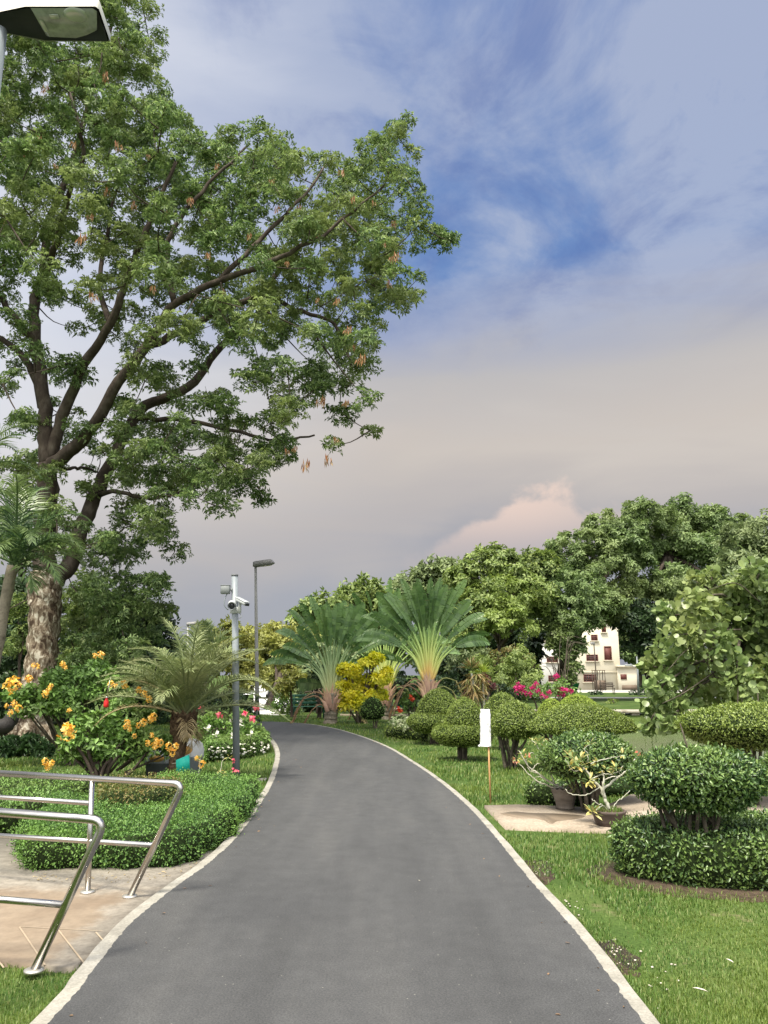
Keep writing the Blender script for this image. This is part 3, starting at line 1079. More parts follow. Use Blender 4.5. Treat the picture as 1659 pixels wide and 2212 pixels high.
def dome_hull(c, rx, ry, z0, z1, seed=0, lump=.03, p=2.2, under=.25, n=36, belly=.0):
    """clipped dome: rim at z0 (+belly), top z1, underside sloping in"""
    hull = MB()
    h = z1 - z0
    prof = [(.25, -under * h), (.58, -under * h * .93), (.82, -under * h * .62), (.96, -under * h * .2), (1.0, .06 * h)]
    for a in np.linspace(.08, 1, 10)[1:]:
        z = .06 + .94 * a
        prof.append((max((1 - a ** 1.4) ** (1 / (p - .1)), .0), z * h))
    rr = np.random.RandomState(seed)
    ph = rr.uniform(0, 6, 6)

    def fn(V):
        a = np.arctan2(V[:, 1], V[:, 0])
        s = 1 + lump * (np.sin(2 * a + ph[0]) * .8 + np.sin(3 * a + ph[1] + V[:, 2] * 3) * .6 + np.sin(7 * a + ph[2] + V[:, 2] * 9) * .5)
        V = V.copy()
        V[:, :2] *= s[:, None]
        V[:, 2] += lump * .5 * h * np.sin(a * 2 + ph[3]) * (V[:, 2] / h)
        return V
    hull.lathe([(r_, z_) for r_, z_ in prof], (c[0], c[1], z0), n, rx, ry, fn=fn)
    return hull


def poly_hull(poly, z0, z1, step=.12, bulge=.03, seed=0):
    """low clipped hedge over a polygon"""
    p = np.asarray(poly, float)[:, :2]
    if np.sum(p[:, 0] * np.roll(p[:, 1], -1) - np.roll(p[:, 0], -1) * p[:, 1]) < 0:
        p = p[::-1]
    c = resample_step(np.c_[np.vstack([p, p[:1]]), np.zeros(len(p) + 1)], step)[:-1, :2]
    n = len(c)
    ctr = c.mean(0)
    rr = np.random.RandomState(seed)
    w = np.convolve(np.tile(rr.normal(size=n), 3), np.ones(4) / 4, 'same')[n:2 * n] * bulge
    t = np.roll(c, -1, 0) - np.roll(c, 1, 0)
    o = np.stack([t[:, 1], -t[:, 0]], 1)
    o /= np.linalg.norm(o, axis=1)[:, None] + 1e-9
    h = z1 - z0
    V = []
    for dz, off in ((0, -.06), (.25, -.01), (.7, .0), (.93, -.03), (1.0, -.09)):
        q = c + o * (off + w * (1 - .3 * dz))[:, None]
        V.append(np.c_[q, np.full(n, z0 + dz * h) + (w * .4 if dz > .8 else 0)])
    hull = MB()
    V = np.concatenate(V)
    i = np.arange(4)[:, None] * n
    j = np.arange(n)[None]
    hull.add(V, np.stack([i + j, i + (j + 1) % n, i + n + (j + 1) % n, i + n + j], -1).reshape(-1, 4))
    hull.F.append(np.array([list(range(4 * n, 5 * n))]))
    hull.MI.append(np.array([0]))
    return hull


def stems(mb, base, n, z1, spread, r=.02, seed=0, base_spread=.08, mi=0):
    rr = np.random.RandomState(seed)
    for k in range(n):
        a = k * 2 * PI / n + rr.uniform(-.4, .4)
        s0 = rr.uniform(.2, 1) * base_spread
        s1 = rr.uniform(.35, 1) * spread
        p0 = np.array([math.cos(a) * s0, math.sin(a) * s0 * .8, -.03])
        p3 = np.array([math.cos(a) * s1, math.sin(a) * s1 * .8, z1])
        p1 = p0 + np.array([math.cos(a) * .1 * s1, math.sin(a) * .1 * s1, z1 * .35]) + rr.normal(size=3) * .015
        p2 = p0 * .3 + p3 * .62 + rr.normal(size=3) * .03 + np.array([0, 0, .05 * z1])
        pts = catmull([p0, p1, p2, p3], 4) + np.asarray(base)
        mb.tube(pts, np.linspace(r * rr.uniform(.8, 1.3), r * .5, len(pts)), 6, mi, lump=.12)
        for q in range(2):
            i0 = rr.randint(4, len(pts) - 2)
            e = pts[i0] + np.array([rr.uniform(-.5, .5) * spread, rr.uniform(-.4, .4) * spread, rr.uniform(.25, .6) * z1])
            mb.tube(catmull([pts[i0], (pts[i0] + e) / 2 + rr.normal(size=3) * .02, e], 3), [r * .45] * 3 + [r * .35] * 3 + [r * .2], 5, mi, caps=False)


def topiary(label, base_px, box, seed, base_y=None, tier=None, nst=8, leaf=.042, dens=1100, mat=None, depth_r=.9, T=LEAF, name='topiary_shrub', group='clipped dome shrubs in the right-hand lawn', str_=.024, p=1.9, under=.45, lump=.035, bs=.1, wr=.5, spreadf=.6):
    """base_px: trunk foot (x, y); box: x0, x1, ytop, yrim of the dome in the photograph"""
    g = G(*base_px) if base_y is None else np.array([P(base_px[0], 1500, base_y)[0], base_y, 0])
    Y_ = g[1]
    x0, x1, yt, yr = box
    a, b = P(x0, yr, Y_), P(x1, yr, Y_)
    rx = (b[0] - a[0]) / 2
    cx = (b[0] + a[0]) / 2
    ry = rx * depth_r
    z0 = P(cx, yr, Y_ - ry * .75)[2]
    z1 = P((x0 + x1) / 2, yt, Y_)[2]
    root = thing(name, label, 'shrub', (cx, Y_, 0), group)
    mb = MB()
    stems(mb, (g[0], Y_, 0), nst, z0 + .12 * (z1 - z0), rx * spreadf, str_, seed, bs)
    mb.build('stems', m_stem, root, smooth=True)
    mt = mat or m_clip
    mb = MB()
    clad(mb, dome_hull((cx, Y_, 0), rx, ry, z0, z1, seed, lump, p, under), dens, leaf, wr, T, depth=min(leaf * 1.1, .06), skipdown=.2)
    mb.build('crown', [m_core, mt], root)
    if tier:
        tx0, tx1, tyt, tyr = tier
        a, b = P(tx0, tyr, Y_), P(tx1, tyr, Y_)
        rx2 = (b[0] - a[0]) / 2
        zt0, zt1 = P(tx0, tyr, Y_ - rx2 * .6)[2], P(tx0, tyt, Y_ - rx2 * .3)[2]
        mb = MB()
        clad(mb, dome_hull(((a[0] + b[0]) / 2, Y_, 0), rx2, rx2 * depth_r, zt0, zt1, seed + 5, lump, 6, 1.1), dens, leaf, wr, T, depth=.04, skipdown=.3)
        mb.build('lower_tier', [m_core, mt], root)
    return root


# ---- clipped shrubs, far to near
topiary('two-tiered clipped shrub, the leftmost, beside the white-leaved bush', (940, 1607), (901, 994, 1487, 1543), 1, under=.05, tier=(876, 1010, 1541, 1563), nst=9, leaf=.034, dens=3800)
topiary('two-tiered clipped shrub with a dome on a flat skirt, left of the wrapped sign', (1002, 1642), (961, 1046, 1506, 1567), 2, under=.05, tier=(934, 1070, 1565, 1590), nst=14, leaf=.031, dens=4600)
topiary('round clipped dome half hidden behind the skirted shrub and the wrapped sign', (1085, 1620), (1040, 1132, 1494, 1560), 3, nst=6, leaf=.034, dens=3800)
topiary('small yellow-green clipped dome behind the widest shrub, left one', (1186, 1600), (1160, 1222, 1508, 1545), 4, nst=5, mat=m_clipy, leaf=.034, dens=3800)
topiary('low yellow-green clipped dome behind the widest shrub, right one', (1245, 1604), (1198, 1300, 1499, 1545), 5, nst=5, mat=m_clipy, leaf=.034, dens=3800)
topiary('rounded clipped shrub with pale forking stems, right of the wrapped sign', (1104, 1662), (1056, 1174, 1514, 1572), 6, nst=9, leaf=.031, dens=4600, spreadf=.75, str_=.028)
topiary('widest low clipped dome, its left side meeting the pale-stemmed shrub', (1240, 1668), (1140, 1380, 1519, 1582), 7, nst=9, leaf=.031, dens=4800, depth_r=.75, under=.1, spreadf=.7, str_=.03)
topiary('dense clipped dome with larger leaves behind the potted desert roses', (1262, 1738), (1163, 1382, 1580, 1645), 8, base_y=9.6, nst=9, leaf=.044, dens=3000, depth_r=.8, mat=m_clipn, under=.75, T=LEAF6, wr=.45, spreadf=.45, p=2.0)
topiary('broad clipped dome standing against the round-leaved tree at the right edge', (1600, 1700), (1458, 1822, 1519, 1572), 9, base_y=9.4, nst=8, leaf=.033, dens=4800, depth_r=.7, mat=m_clip, under=1.1, spreadf=.3, p=2.0)
topiary('clipped shrub cut off by the right edge of the frame', (1700, 1720), (1642, 1800, 1604, 1680), 10, base_y=8.2, nst=6, leaf=.044, dens=3000, mat=m_clipn)
topiary('nearest clipped dome, glossy leaves, standing in the hedge ring', (1478, 1790), (1356, 1658, 1613, 1686), 11, base_y=6.6, nst=13, leaf=.040, dens=5200, depth_r=.72, mat=m_clipn, T=LEAF6, wr=.42, under=1.2, spreadf=.7, p=2.15, lump=.03, str_=.022, bs=.2)


def hedge(label, poly, z1, dens, leaf, mat, name='hedge', seed=0, T=LEAF, wr=.5, core=None, group=None, bulge=.03, depth=.05, part=True, cat='hedge', shoots=.07):
    p = np.asarray(poly)[:, :2]
    root = thing(name, label, cat, (p[:, 0].mean(), p[:, 1].mean(), 0), group)
    mb = MB()
    clad(mb, poly_hull(p, 0.0, z1, .12, bulge, seed), dens, leaf, wr, T, shoots, depth=depth, shrink=.03, skipdown=.9)
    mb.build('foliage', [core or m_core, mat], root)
    return root


def ell(cx, cy, rx, ry, n=26):
    a = np.arange(n) * 2 * PI / n
    return np.stack([cx + rx * np.cos(a), cy + ry * np.sin(a)], 1)


hedge('low clipped hedge ring around the nearest dome shrub', ell(3.12, 6.82, 1.27, .60), .40, 5200, .036, m_clipn, seed=2, T=LEAF6, wr=.46, bulge=.06, depth=.06)
hedge('low dark clipped hedge left of the first clay pot', [G(*p) for p in ((1134, 1742), (1205, 1746), (1290, 1748), (1280, 1728), (1205, 1722), (1140, 1722))], .23, 1500, .04, m_clipn, seed=3)
hedge('low clipped hedge behind the second clay pot', [G(*p) for p in ((1290, 1724), (1480, 1716), (1480, 1700), (1290, 1702))], .16, 900, .045, m_clipn, seed=4)
hedge('thin low hedge at the foot of the white-leaved bush', [G(*p) for p in ((830, 1594), (925, 1603), (927, 1593), (835, 1584))], .22, 600, .05, m_clip, seed=5)

# ---- left beds
front = [G(*p) for p in ((44, 1888), (120, 1893), (230, 1890), (330, 1882), (398, 1872), (452, 1846), (500, 1812), (538, 1772), (552, 1745), (560, 1728))]
front += [G(*p) for p in ((480, 1712), (380, 1716), (330, 1735), (200, 1758), (75, 1800), (30, 1850))]
hedge('fresh green clipped bed along the left kerb behind the handrails', front, .26, 7800, .025, m_hedge, seed=6, bulge=.13, depth=.085, wr=.5, shoots=.22)
hedge('browned low hedge strip behind the handrails under the palm', [G(*p, .2) for p in ((205, 1752), (300, 1760), (392, 1742), (395, 1716), (300, 1712), (205, 1716))], .40, 3800, .034, m_brown, seed=7, bulge=.05, depth=.08)
hedge('dark green low hedge at the left edge behind the handrails', [G(*p) for p in ((-90, 1830), (60, 1808), (150, 1770), (200, 1745), (200, 1722), (60, 1722), (-90, 1728))], .30, 3000, .035, m_bush, seed=8, bulge=.06, depth=.08)
hedge('low hedge dotted with small white flowers beside the left kerb', [G(*p) for p in ((443, 1650), (520, 1642), (578, 1625), (583, 1610), (520, 1610), (440, 1622))], .34, 2000, .042, m_bush, name='flowering_hedge', seed=9, bulge=.06)


# ================================================================== BIG RAIN TREE
TY = 20.0
MAP = """
555555555442000000000000
666666666553000000000000
666666666553000000000000
666666666542000000000000
666666666663000000000000
666666666553000000000000
666666665665300000000000
777777776666320000000000
777777777776655543214610
777777777777766666556500
777777777777777777777620
777777777777777777777640
777777777777777777777764
767777777777777777776454
656666776667677777776401
555666665555567776776520
555566665554445565666310
444555554433344566665200
434344444433233556665000
334334444433233455553000
223334445544333444554000
111223445555553334443000
001112345666665545545000
001112334566666545544000
001112234566665433000000
111123334555554030000000
112223334455430020000000
112233444553300000000000
112244555554300000000000
112445555540000000000000
112455555530000000000000
112344454200000000000000
"""


OUT_Y = [0, 190, 258, 266, 330, 400, 480, 520, 560, 640, 700, 780, 940, 985, 1005, 1080, 1110, 1250]
OUT_X = [340, 375, 430, 925, 915, 935, 960, 1005, 895, 930, 850, 830, 815, 710, 600, 590, 460, 390]
TOP_X = [250, 330, 365, 375, 430, 520, 640, 700, 770, 830, 880, 915, 930, 1000]
TOP_Y = [-200, -40, 80, 190, 265, 252, 285, 305, 295, 265, 235, 295, 390, 505]


def big_tree():
    base = P(62, 1597, TY)
    base[2] = 0
    root = thing('rain_tree', 'huge spreading tree with lichen-patched trunk filling the upper left', 'tree', base)

    def limb(pts, r0, r1, name, mat=m_limb, per=5, n=10, pw=1.0):
        q = catmull([P(x, y, TY + dy) for x, y, dy in pts], per)
        u = np.linspace(0, 1, len(q)) ** pw
        q[1:-1] += RS.normal(size=(len(q) - 2, 3)) * .02
        mb = MB()
        mb.tube(q, (r0 * (1 - u) + r1 * u) * .86, n, lump=.06)
        mb.build(name, mat, root, smooth=True)
        return q
    # trunk with flared foot
    tp = catmull([P(52, 1612, TY), P(60, 1575, TY), P(74, 1520, TY), (P(86, 1470, TY)), P(92, 1400, TY), P(97, 1320, TY), P(96, 1262, TY), P(94, 1235, TY)], 8)
    tr = np.interp(np.linspace(0, 1, len(tp)), [0, .08, .2, .35, .6, .85, 1], [.78, .62, .50, .42, .37, .42, .34])
    mb = MB()
    mb.tube(tp, tr, 20, lump=.07)
    # buttress roots
    for a, L in ((-2.6, 1.1), (-1.2, .9), (-.2, .8), (2.4, .9)):
        p0 = tp[10]
        e = np.array([tp[0][0] + math.cos(a) * L, TY + math.sin(a) * L, -.05])
        mb.tube(catmull([p0, (p0 * .4 + e * .6) + np.array([0, 0, .1]), e], 5), np.linspace(.34, .10, 11), 9, lump=.1)
    mb.build('trunk', m_bark, root, smooth=True)
    L = [tp]
    L.append(limb([(96, 1262, 0), (97, 1180, .1), (101, 1090, .2), (105, 1005, .2)], .36, .30, 'limb'))
    L.append(limb([(103, 1010, .2), (98, 930, .2), (93, 850, .4), (75, 737, .6), (79, 643, .8), (94, 580, 1), (110, 470, 1.4), (160, 340, 1.6), (200, 200, 2), (230, 90, 2), (270, -60, 2)], .25, .05, 'limb'))
    L.append(limb([(108, 1000, .2), (135, 901, 0), (182, 788, -.5), (239, 700, -1), (275, 600, -1.5), (330, 470, -2.0), (380, 350, -2.2)], .20, .05, 'limb'))
    L.append(limb([(106, 1008, .2), (150, 975, -.2), (195, 926, -.5), (258, 825, -1), (333, 725, -1.5), (377, 656, -2), (477, 605, -2.5), (603, 558, -3), (720, 490, -3), (830, 400, -3)], .23, .022, 'limb'))
    L.append(limb([(320, 745, -1.4), (402, 712, -1.2), (465, 675, -1.2), (565, 643, -1), (635, 668, -1), (720, 700, -.8), (760, 790, -.8)], .13, .04, 'limb', n=8))
    L.append(limb([(100, 1262, 0), (150, 1222, .3), (182, 1127, .6), (214, 1052, 1), (270, 945, 1.4), (314, 876, 1.6), (408, 838, 1.8), (465, 763, 2), (528, 687, 2.2), (603, 587, 2.4), (700, 470, 2.6), (790, 350, 2.8)], .29, .05, 'limb', pw=.9))
    L.append(limb([(92, 880, .4), (69, 800, .6), (20, 745, .6), (-60, 690, .5), (-160, 600, .5)], .15, .05, 'limb', n=8))
    L.append(limb([(76, 740, .6), (35, 690, .2), (0, 640, 0), (-60, 560, -.5), (-120, 400, -1)], .14, .05, 'limb', n=8))
    L.append(limb([(79, 650, .8), (110, 560, 0), (140, 450, -1), (180, 330, -1.8), (150, 200, -2.2)], .13, .04, 'limb', n=8))
    L.append(limb([(377, 656, -2), (360, 560, -2.2), (390, 470, -2.5), (470, 380, -2.5), (540, 310, -2.5)], .10, .03, 'limb', n=7))
    L.append(limb([(239, 700, -1), (215, 620, -.3), (230, 520, .3), (250, 420, .8), (300, 330, 1)], .10, .03, 'limb', n=7))
    L.append(limb([(477, 605, -2.5), (560, 520, -2), (650, 430, -1.5), (700, 360, -1.2)], .09, .03, 'limb', n=7))
    L.append(limb([(205, 1075, .9), (245, 1060, .4), (290, 1072, 0), (350, 1075, -.3), (420, 1050, -.5)], .09, .03, 'limb', n=7))
    L.append(limb([(116, 1010, .2), (150, 1012, .6), (180, 1010, 1.1), (210, 1020, 1.8)], .07, .03, 'limb', n=7))
    L.append(limb([(300, 905, 1.5), (400, 910, 1), (500, 930, .5), (600, 950, 0), (680, 940, 0)], .09, .03, 'limb', n=7))
    # clumps from the density map
    rows = [r for r in MAP.strip().split('\n')]
    cl = []
    for ri, row in enumerate(rows):
        y = -125 + ri * 50
        for ci, ch in enumerate(row[:24]):
            x = -125 + ci * 50
            if y > 1190 and 3 <= ci <= 5:
                continue
            lam = int(ch) * (.50 if ri < 11 else .40)
            for _ in range(RS.poisson(lam)):
                px, py = x + RS.uniform(-25, 25), y + RS.uniform(-25, 25)
                if px > np.interp(py, OUT_Y, OUT_X) - 30 or py < np.interp(px, TOP_X, TOP_Y) + 30:
                    continue
                # crown is deep where it is thick
                e = np.clip(1 - ((px - 300) / 900) ** 2 - ((py - 450) / 900) ** 2, .08, 1)
                dy = np.clip(RS.normal() * 2.4, -5, 5) * math.sqrt(e)
                cl.append((px, py, dy))
    tips = [(975, 522), (945, 500), (958, 512), (915, 470), (900, 640), (882, 258), (868, 280), (893, 330), (556, 1052), (568, 1085), (560, 1020), (905, 600), (330, 20), (345, 80), (352, 195), (400, 262), (800, 930), (560, 1068)]
    cl += [(x, y, RS.uniform(-1.5, 1)) for x, y in tips]
    C = np.array([P(px, py, TY + dy) for px, py, dy in cl])
    rad = RS.uniform(.22, .50, len(C))
    rad[-len(tips):] = RS.uniform(.2, .32, len(tips))
    # twigs grow from limb to clump, clump to clump
    nodes = [q for l in L[2:] for q in l[3:]]
    nodes = [np.array(q) for q in nodes]
    NA = np.array(nodes)
    d0 = np.sqrt(((C[:, None] - NA[None]) ** 2).sum(-1)).min(1)
    tw = MB()
    extra = []
    for k in np.argsort(d0):
        A = np.array(nodes[:len(NA)] + extra) if extra else NA
        dist = np.linalg.norm(A - C[k], axis=1)
        a = A[dist.argmin()]
        e = C[k]
        mid = (a + e) / 2 + np.array([0, 0, -.06]) * dist.min() + RS.normal(size=3) * .05 * dist.min()
        q = catmull([a, mid, e], 3)
        r0 = .012 + .011 * min(dist.min(), 2.5)
        tw.tube(q, np.linspace(r0 * .8, .006, len(q)), 5, caps=False)
        extra.append(mid)
        extra.append(e)
        if RS.rand() < .5:
            e2 = e + rdir(1)[0] * rad[k]
            tw.tube(np.array([e, (e + e2) / 2 + RS.normal(size=3) * .04, e2]), [.012, .008, .004], 4, caps=False)
    tw.build('twigs', m_limb, root)
    mb = MB()
    for ti, T in enumerate(TUFTS):
        sel = np.arange(len(C)) % 3 == ti
        nt = (rad[sel] ** 2 * 235).astype(int) + 6
        idx = np.repeat(np.where(sel)[0], nt)
        n = len(idx)
        dd = rdir(n)
        dd[:, 2] = np.abs(dd[:, 2]) * np.where(RS.rand(n) < .7, 1, -1)
        pos = C[idx] + dd * (rad[idx] * RS.uniform(.45, 1.1, n))[:, None] * np.array([1.05, 1.05, .7])
        nz = unit(dd * .5 + np.array([0, 0, .8]) + rdir(n) * .4)
        mb.scatter(T[0], T[1], pos, frames(rdir(n), nz), RS.uniform(.09, .20, n))
    mb.build('crown', m_big, root)
    # hanging bunches of orange-brown pods
    podm = MB()
    r = np.random.RandomState(4)
    n = 16
    pos = np.stack([r.normal(size=n) * .05, r.normal(size=n) * .05, -r.rand(n) * .22], 1)
    yd = unit(np.stack([r.normal(size=n) * .25, r.normal(size=n) * .25, -np.ones(n)], 1))
    podm.scatter(LEAF[0], LEAF[1], pos, frames(yd, rdir(n)), np.stack([np.full(n, .03), r.uniform(.12, .2, n), np.full(n, .1)], 1))
    spots = [(232, 400), (198, 458), (180, 500), (290, 430), (365, 448), (120, 350), (470, 350), (600, 440), (650, 440), (690, 500), (770, 420), (815, 430), (860, 470), (840, 520), (200, 625), (330, 610), (735, 640), (760, 700), (770, 740), (790, 760),
             (755, 860), (700, 850), (730, 940), (712, 975), (640, 960), (620, 965), (665, 985), (480, 620), (160, 300), (85, 290), (50, 330), (320, 330), (410, 420), (540, 500), (590, 380), (745, 360), (865, 540), (850, 600), (100, 180), (230, 150),
             (10, 470), (255, 300), (450, 540), (690, 640), (620, 560)]
    first = None
    for k, (px, py) in enumerate(spots):
        px = px if px < 600 else 600 + (px - 600) * .96
        loc = P(px, py, TY - 3.2 + RS.uniform(-1.2, .8))
        if first is None:
            podm.V = [v + loc for v in podm.V]
            first = podm.build('seed_pods', m_pod, None, origin=loc)
            first.parent = root
            first.location = loc - ORIGIN[root.name]
        else:
            place('seed_pods', first, root, loc, RS.uniform(0, 6), RS.uniform(.5, 1.15))
    return root


big_tree()

# ================================================================== TREES AND SHRUBS BEHIND
def px_blobs(lst, ry=.8):
    """(px, py, r_px, Y[, flat]) -> world ellipsoids"""
    out = []
    for b in lst:
        px, py, r, Y_ = b[:4]
        fl = b[4] if len(b) > 4 else .8
        c = P(px, py, Y_)
        rr = M(r, Y_, c[2])
        out.append((c[0], c[1], c[2], rr, rr * ry, rr * fl))
    return out


def tree(label, blobs, trunk, mat, dens=5, size=.42, name='tree', r0=.3, T=TUFT5, cat='tree', group=None, bark=None, limbs=True, sub=.38, drop=0., lump=.08, fill=.22, twigs=0):
    """blobs in pixels; trunk: pixel polyline [(px, py, Y)...] from foot up"""
    B = px_blobs([(b[0], b[1], b[2] * 1.12, *b[3:]) for b in blobs])
    pts = [P(*t) for t in trunk]
    root = thing(name, label, cat, (pts[0][0], pts[0][1], 0), group)
    mb = MB()
    q = catmull(pts, 6) if len(pts) > 2 else np.array([pts[0] + (pts[1] - pts[0]) * k / 5 for k in range(6)])
    q[0][2] = min(q[0][2], -.05)
    mb.tube(q, np.linspace(r0, r0 * .55, len(q)), 10, lump=lump)
    if limbs:
        for b in B:
            e = np.array(b[:3])
            a = q[-1] if RS.rand() < .6 else q[int(len(q) * .7)]
            mid = (a + e) / 2 + np.array([RS.normal() * .1, RS.normal() * .1, .12 * abs(e[0] - a[0])])
            mb.tube(catmull([a, mid, e], 4), np.linspace(r0 * .42, r0 * .1, 9), 7, lump=lump)
            for _ in range(3 + twigs):
                e2 = e + rdir(1)[0] * np.array(b[3:]) * .85
                mb.tube(np.array([e, (e + e2) / 2 + RS.normal(size=3) * .06, e2]), [r0 * .12, r0 * .08, r0 * .03], 5, caps=False)
    mb.build('trunk', bark or m_limb, root, smooth=True)
    mb = MB()
    blob_leaves(mb, B, dens * 1.7, size, T, sub=sub, drop=drop, fill=fill)
    mb.build('crown', mat, root)
    return root


# right-hand trees across the pond
GR = 'tall trees beyond the pond'
tree('broad spreading tree with open crown in front of the cream building, tallest on the right',
     [(1190, 1240, 62, 47), (1260, 1190, 66, 48), (1330, 1140, 64, 48, .65), (1400, 1112, 50, 49, .6), (1235, 1290, 62, 45), (1305, 1215, 62, 47), (1180, 1320, 40, 45), (1212, 1370, 30, 44), (1235, 1345, 36, 44), (1275, 1330, 34, 45), (1310, 1305, 36, 45), (1330, 1330, 24, 46),
      (1290, 1290, 42, 46), (1222, 1408, 20, 44), (1250, 1395, 18, 44), (1238, 1440, 17, 44), (1228, 1462, 14, 44), (1196, 1392, 14, 44), (1350, 1185, 48, 47), (1385, 1215, 26, 48), (1365, 1262, 26, 47), (1340, 1275, 30, 47)],
     [(1232, 1512, 46), (1224, 1480, 46), (1218, 1440, 46), (1240, 1370, 46), (1275, 1290, 47)], m_grove, dens=16, size=.30, r0=.42, group=GR, name='rain_tree', drop=.3)
tree('tall tree with dark slanting limb right of the cream building',
     [(1480, 1118, 62, 52, .6), (1545, 1135, 60, 52, .6), (1440, 1170, 60, 50), (1520, 1200, 62, 50), (1590, 1190, 60, 50), (1410, 1265, 36, 48), (1470, 1265, 55, 48), (1560, 1280, 60, 48), (1640, 1240, 70, 48), (1450, 1330, 45, 47), (1520, 1370, 60, 47), (1395, 1320, 28, 48)],
     [(1420, 1515, 50), (1400, 1440, 50), (1370, 1360, 50), (1395, 1290, 50), (1440, 1200, 50)], m_grove, dens=15, size=.31, r0=.40, group=GR, drop=.3)
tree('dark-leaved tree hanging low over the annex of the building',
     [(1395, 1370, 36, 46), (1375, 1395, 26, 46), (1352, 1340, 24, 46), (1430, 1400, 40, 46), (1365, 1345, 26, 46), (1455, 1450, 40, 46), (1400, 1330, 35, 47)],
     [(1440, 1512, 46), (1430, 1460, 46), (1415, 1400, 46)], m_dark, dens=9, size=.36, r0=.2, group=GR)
tree('bright green tree with rounded crown left of the broad spreading one',
     [(1010, 1250, 44, 44), (1060, 1215, 48, 45), (1115, 1235, 52, 45), (1165, 1225, 44, 46), (1040, 1300, 48, 43), (1095, 1290, 54, 43), (1150, 1290, 50, 44), (1070, 1345, 40, 42), (1120, 1345, 40, 42), (1010, 1310, 40, 43), (1000, 1380, 44, 43)],
     [(1080, 1512, 46), (1083, 1440, 46), (1080, 1350, 46)], m_green, dens=15, size=.31, r0=.34, group=GR)
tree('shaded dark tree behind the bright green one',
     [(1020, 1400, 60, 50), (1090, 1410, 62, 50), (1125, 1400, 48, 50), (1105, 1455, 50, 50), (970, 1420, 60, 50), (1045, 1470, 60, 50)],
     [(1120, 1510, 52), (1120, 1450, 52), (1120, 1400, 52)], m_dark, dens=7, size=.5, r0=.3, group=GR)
tree('distant dark round-topped tree above the tallest fan palm',
     [(895, 1270, 46, 66), (945, 1245, 42, 66), (968, 1225, 26, 66), (930, 1300, 60, 66), (985, 1275, 45, 64), (860, 1310, 50, 64), (1010, 1330, 50, 64)],
     [(930, 1502, 66), (932, 1420, 66), (930, 1330, 66)], m_farg, dens=5, size=.55, r0=.4, group=GR)
tree('distant pale tree behind the left fan palm',
     [(790, 1275, 34, 60), (760, 1300, 44, 60), (700, 1320, 50, 58), (665, 1345, 46, 58), (820, 1310, 50, 60), (720, 1375, 60, 58), (790, 1370, 60, 60), (655, 1400, 50, 58), (730, 1430, 60, 58), (850, 1390, 60, 60)],
     [(745, 1506, 60), (745, 1440, 60), (740, 1370, 60)], m_green, dens=5, size=.5, r0=.4, group=GR)
tree('tall tree rising behind the round-leaved tree at the right edge',
     [(1620, 1170, 60, 34), (1680, 1150, 70, 34), (1600, 1235, 50, 33), (1660, 1260, 80, 33), (1720, 1230, 80, 33)],
     [(1700, 1530, 36), (1690, 1420, 36), (1680, 1280, 36)], m_farg, dens=10, size=.28, r0=.25, group=GR)

tree('tree mass behind the cream building', [(1360, 1400, 50, 98), (1400, 1430, 50, 98), (1440, 1420, 50, 98), (1480, 1440, 50, 98), (1350, 1340, 50, 98), (1300, 1330, 50, 98), (1200, 1370, 50, 98), (1150, 1400, 50, 98)],
     [(1380, 1488, 98), (1380, 1440, 98), (1370, 1380, 98)], m_grove, dens=5, size=.6, r0=.4, group=GR)
# olive trees down the road
GO = 'yellowish trees down the road'
tree('yellow-green tree behind the tall lamp post, leaning pale trunk',
     [(590, 1395, 50, 42), (640, 1385, 42, 42), (625, 1430, 50, 41), (570, 1440, 42, 42), (660, 1440, 40, 42), (605, 1475, 35, 41), (645, 1480, 30, 41), (600, 1365, 25, 43)],
     [(572, 1552, 38), (582, 1520, 38), (596, 1485, 39), (610, 1440, 41)], m_olive, dens=11, size=.28, r0=.22, group=GO)
tree('yellow-green tree behind the camera pole',
     [(505, 1370, 34, 36), (535, 1385, 32, 37), (475, 1385, 30, 36), (500, 1425, 40, 36), (540, 1440, 34, 36), (460, 1430, 34, 36), (525, 1475, 30, 36), (495, 1350, 16, 36)],
     [(510, 1560, 36), (508, 1500, 36), (505, 1420, 36)], m_olive, dens=11, size=.26, r0=.16, group=GO)
tree('grey-green bushy tree between the lamp post and the left fan palm',
     [(690, 1430, 46, 38), (720, 1470, 40, 38), (665, 1475, 34, 37), (640, 1500, 26, 36), (700, 1500, 28, 36), (735, 1430, 40, 38)],
     [(689, 1552, 34), (688, 1520, 34), (680, 1480, 36)], m_farg, dens=10, size=.28, r0=.14, group=GO)
tree('thin forked tree on the lawn left of the green bench',
     [(628, 1470, 26, 31), (612, 1490, 20, 31), (650, 1465, 22, 31)],
     [(631, 1555, 31), (630, 1520, 31), (628, 1490, 31)], m_olive, dens=10, size=.22, r0=.07, group=GO)
tree('thin dark tree between the bench and the left fan palm',
     [(700, 1470, 24, 30), (672, 1478, 24, 30), (690, 1450, 24, 30)],
     [(689, 1554, 30), (690, 1525, 30), (684, 1490, 30)], m_dark, dens=8, size=.22, r0=.09, group=GO)

# mixed shrubs at the back of the lawn
GS = 'shrubs at the back of the lawn'


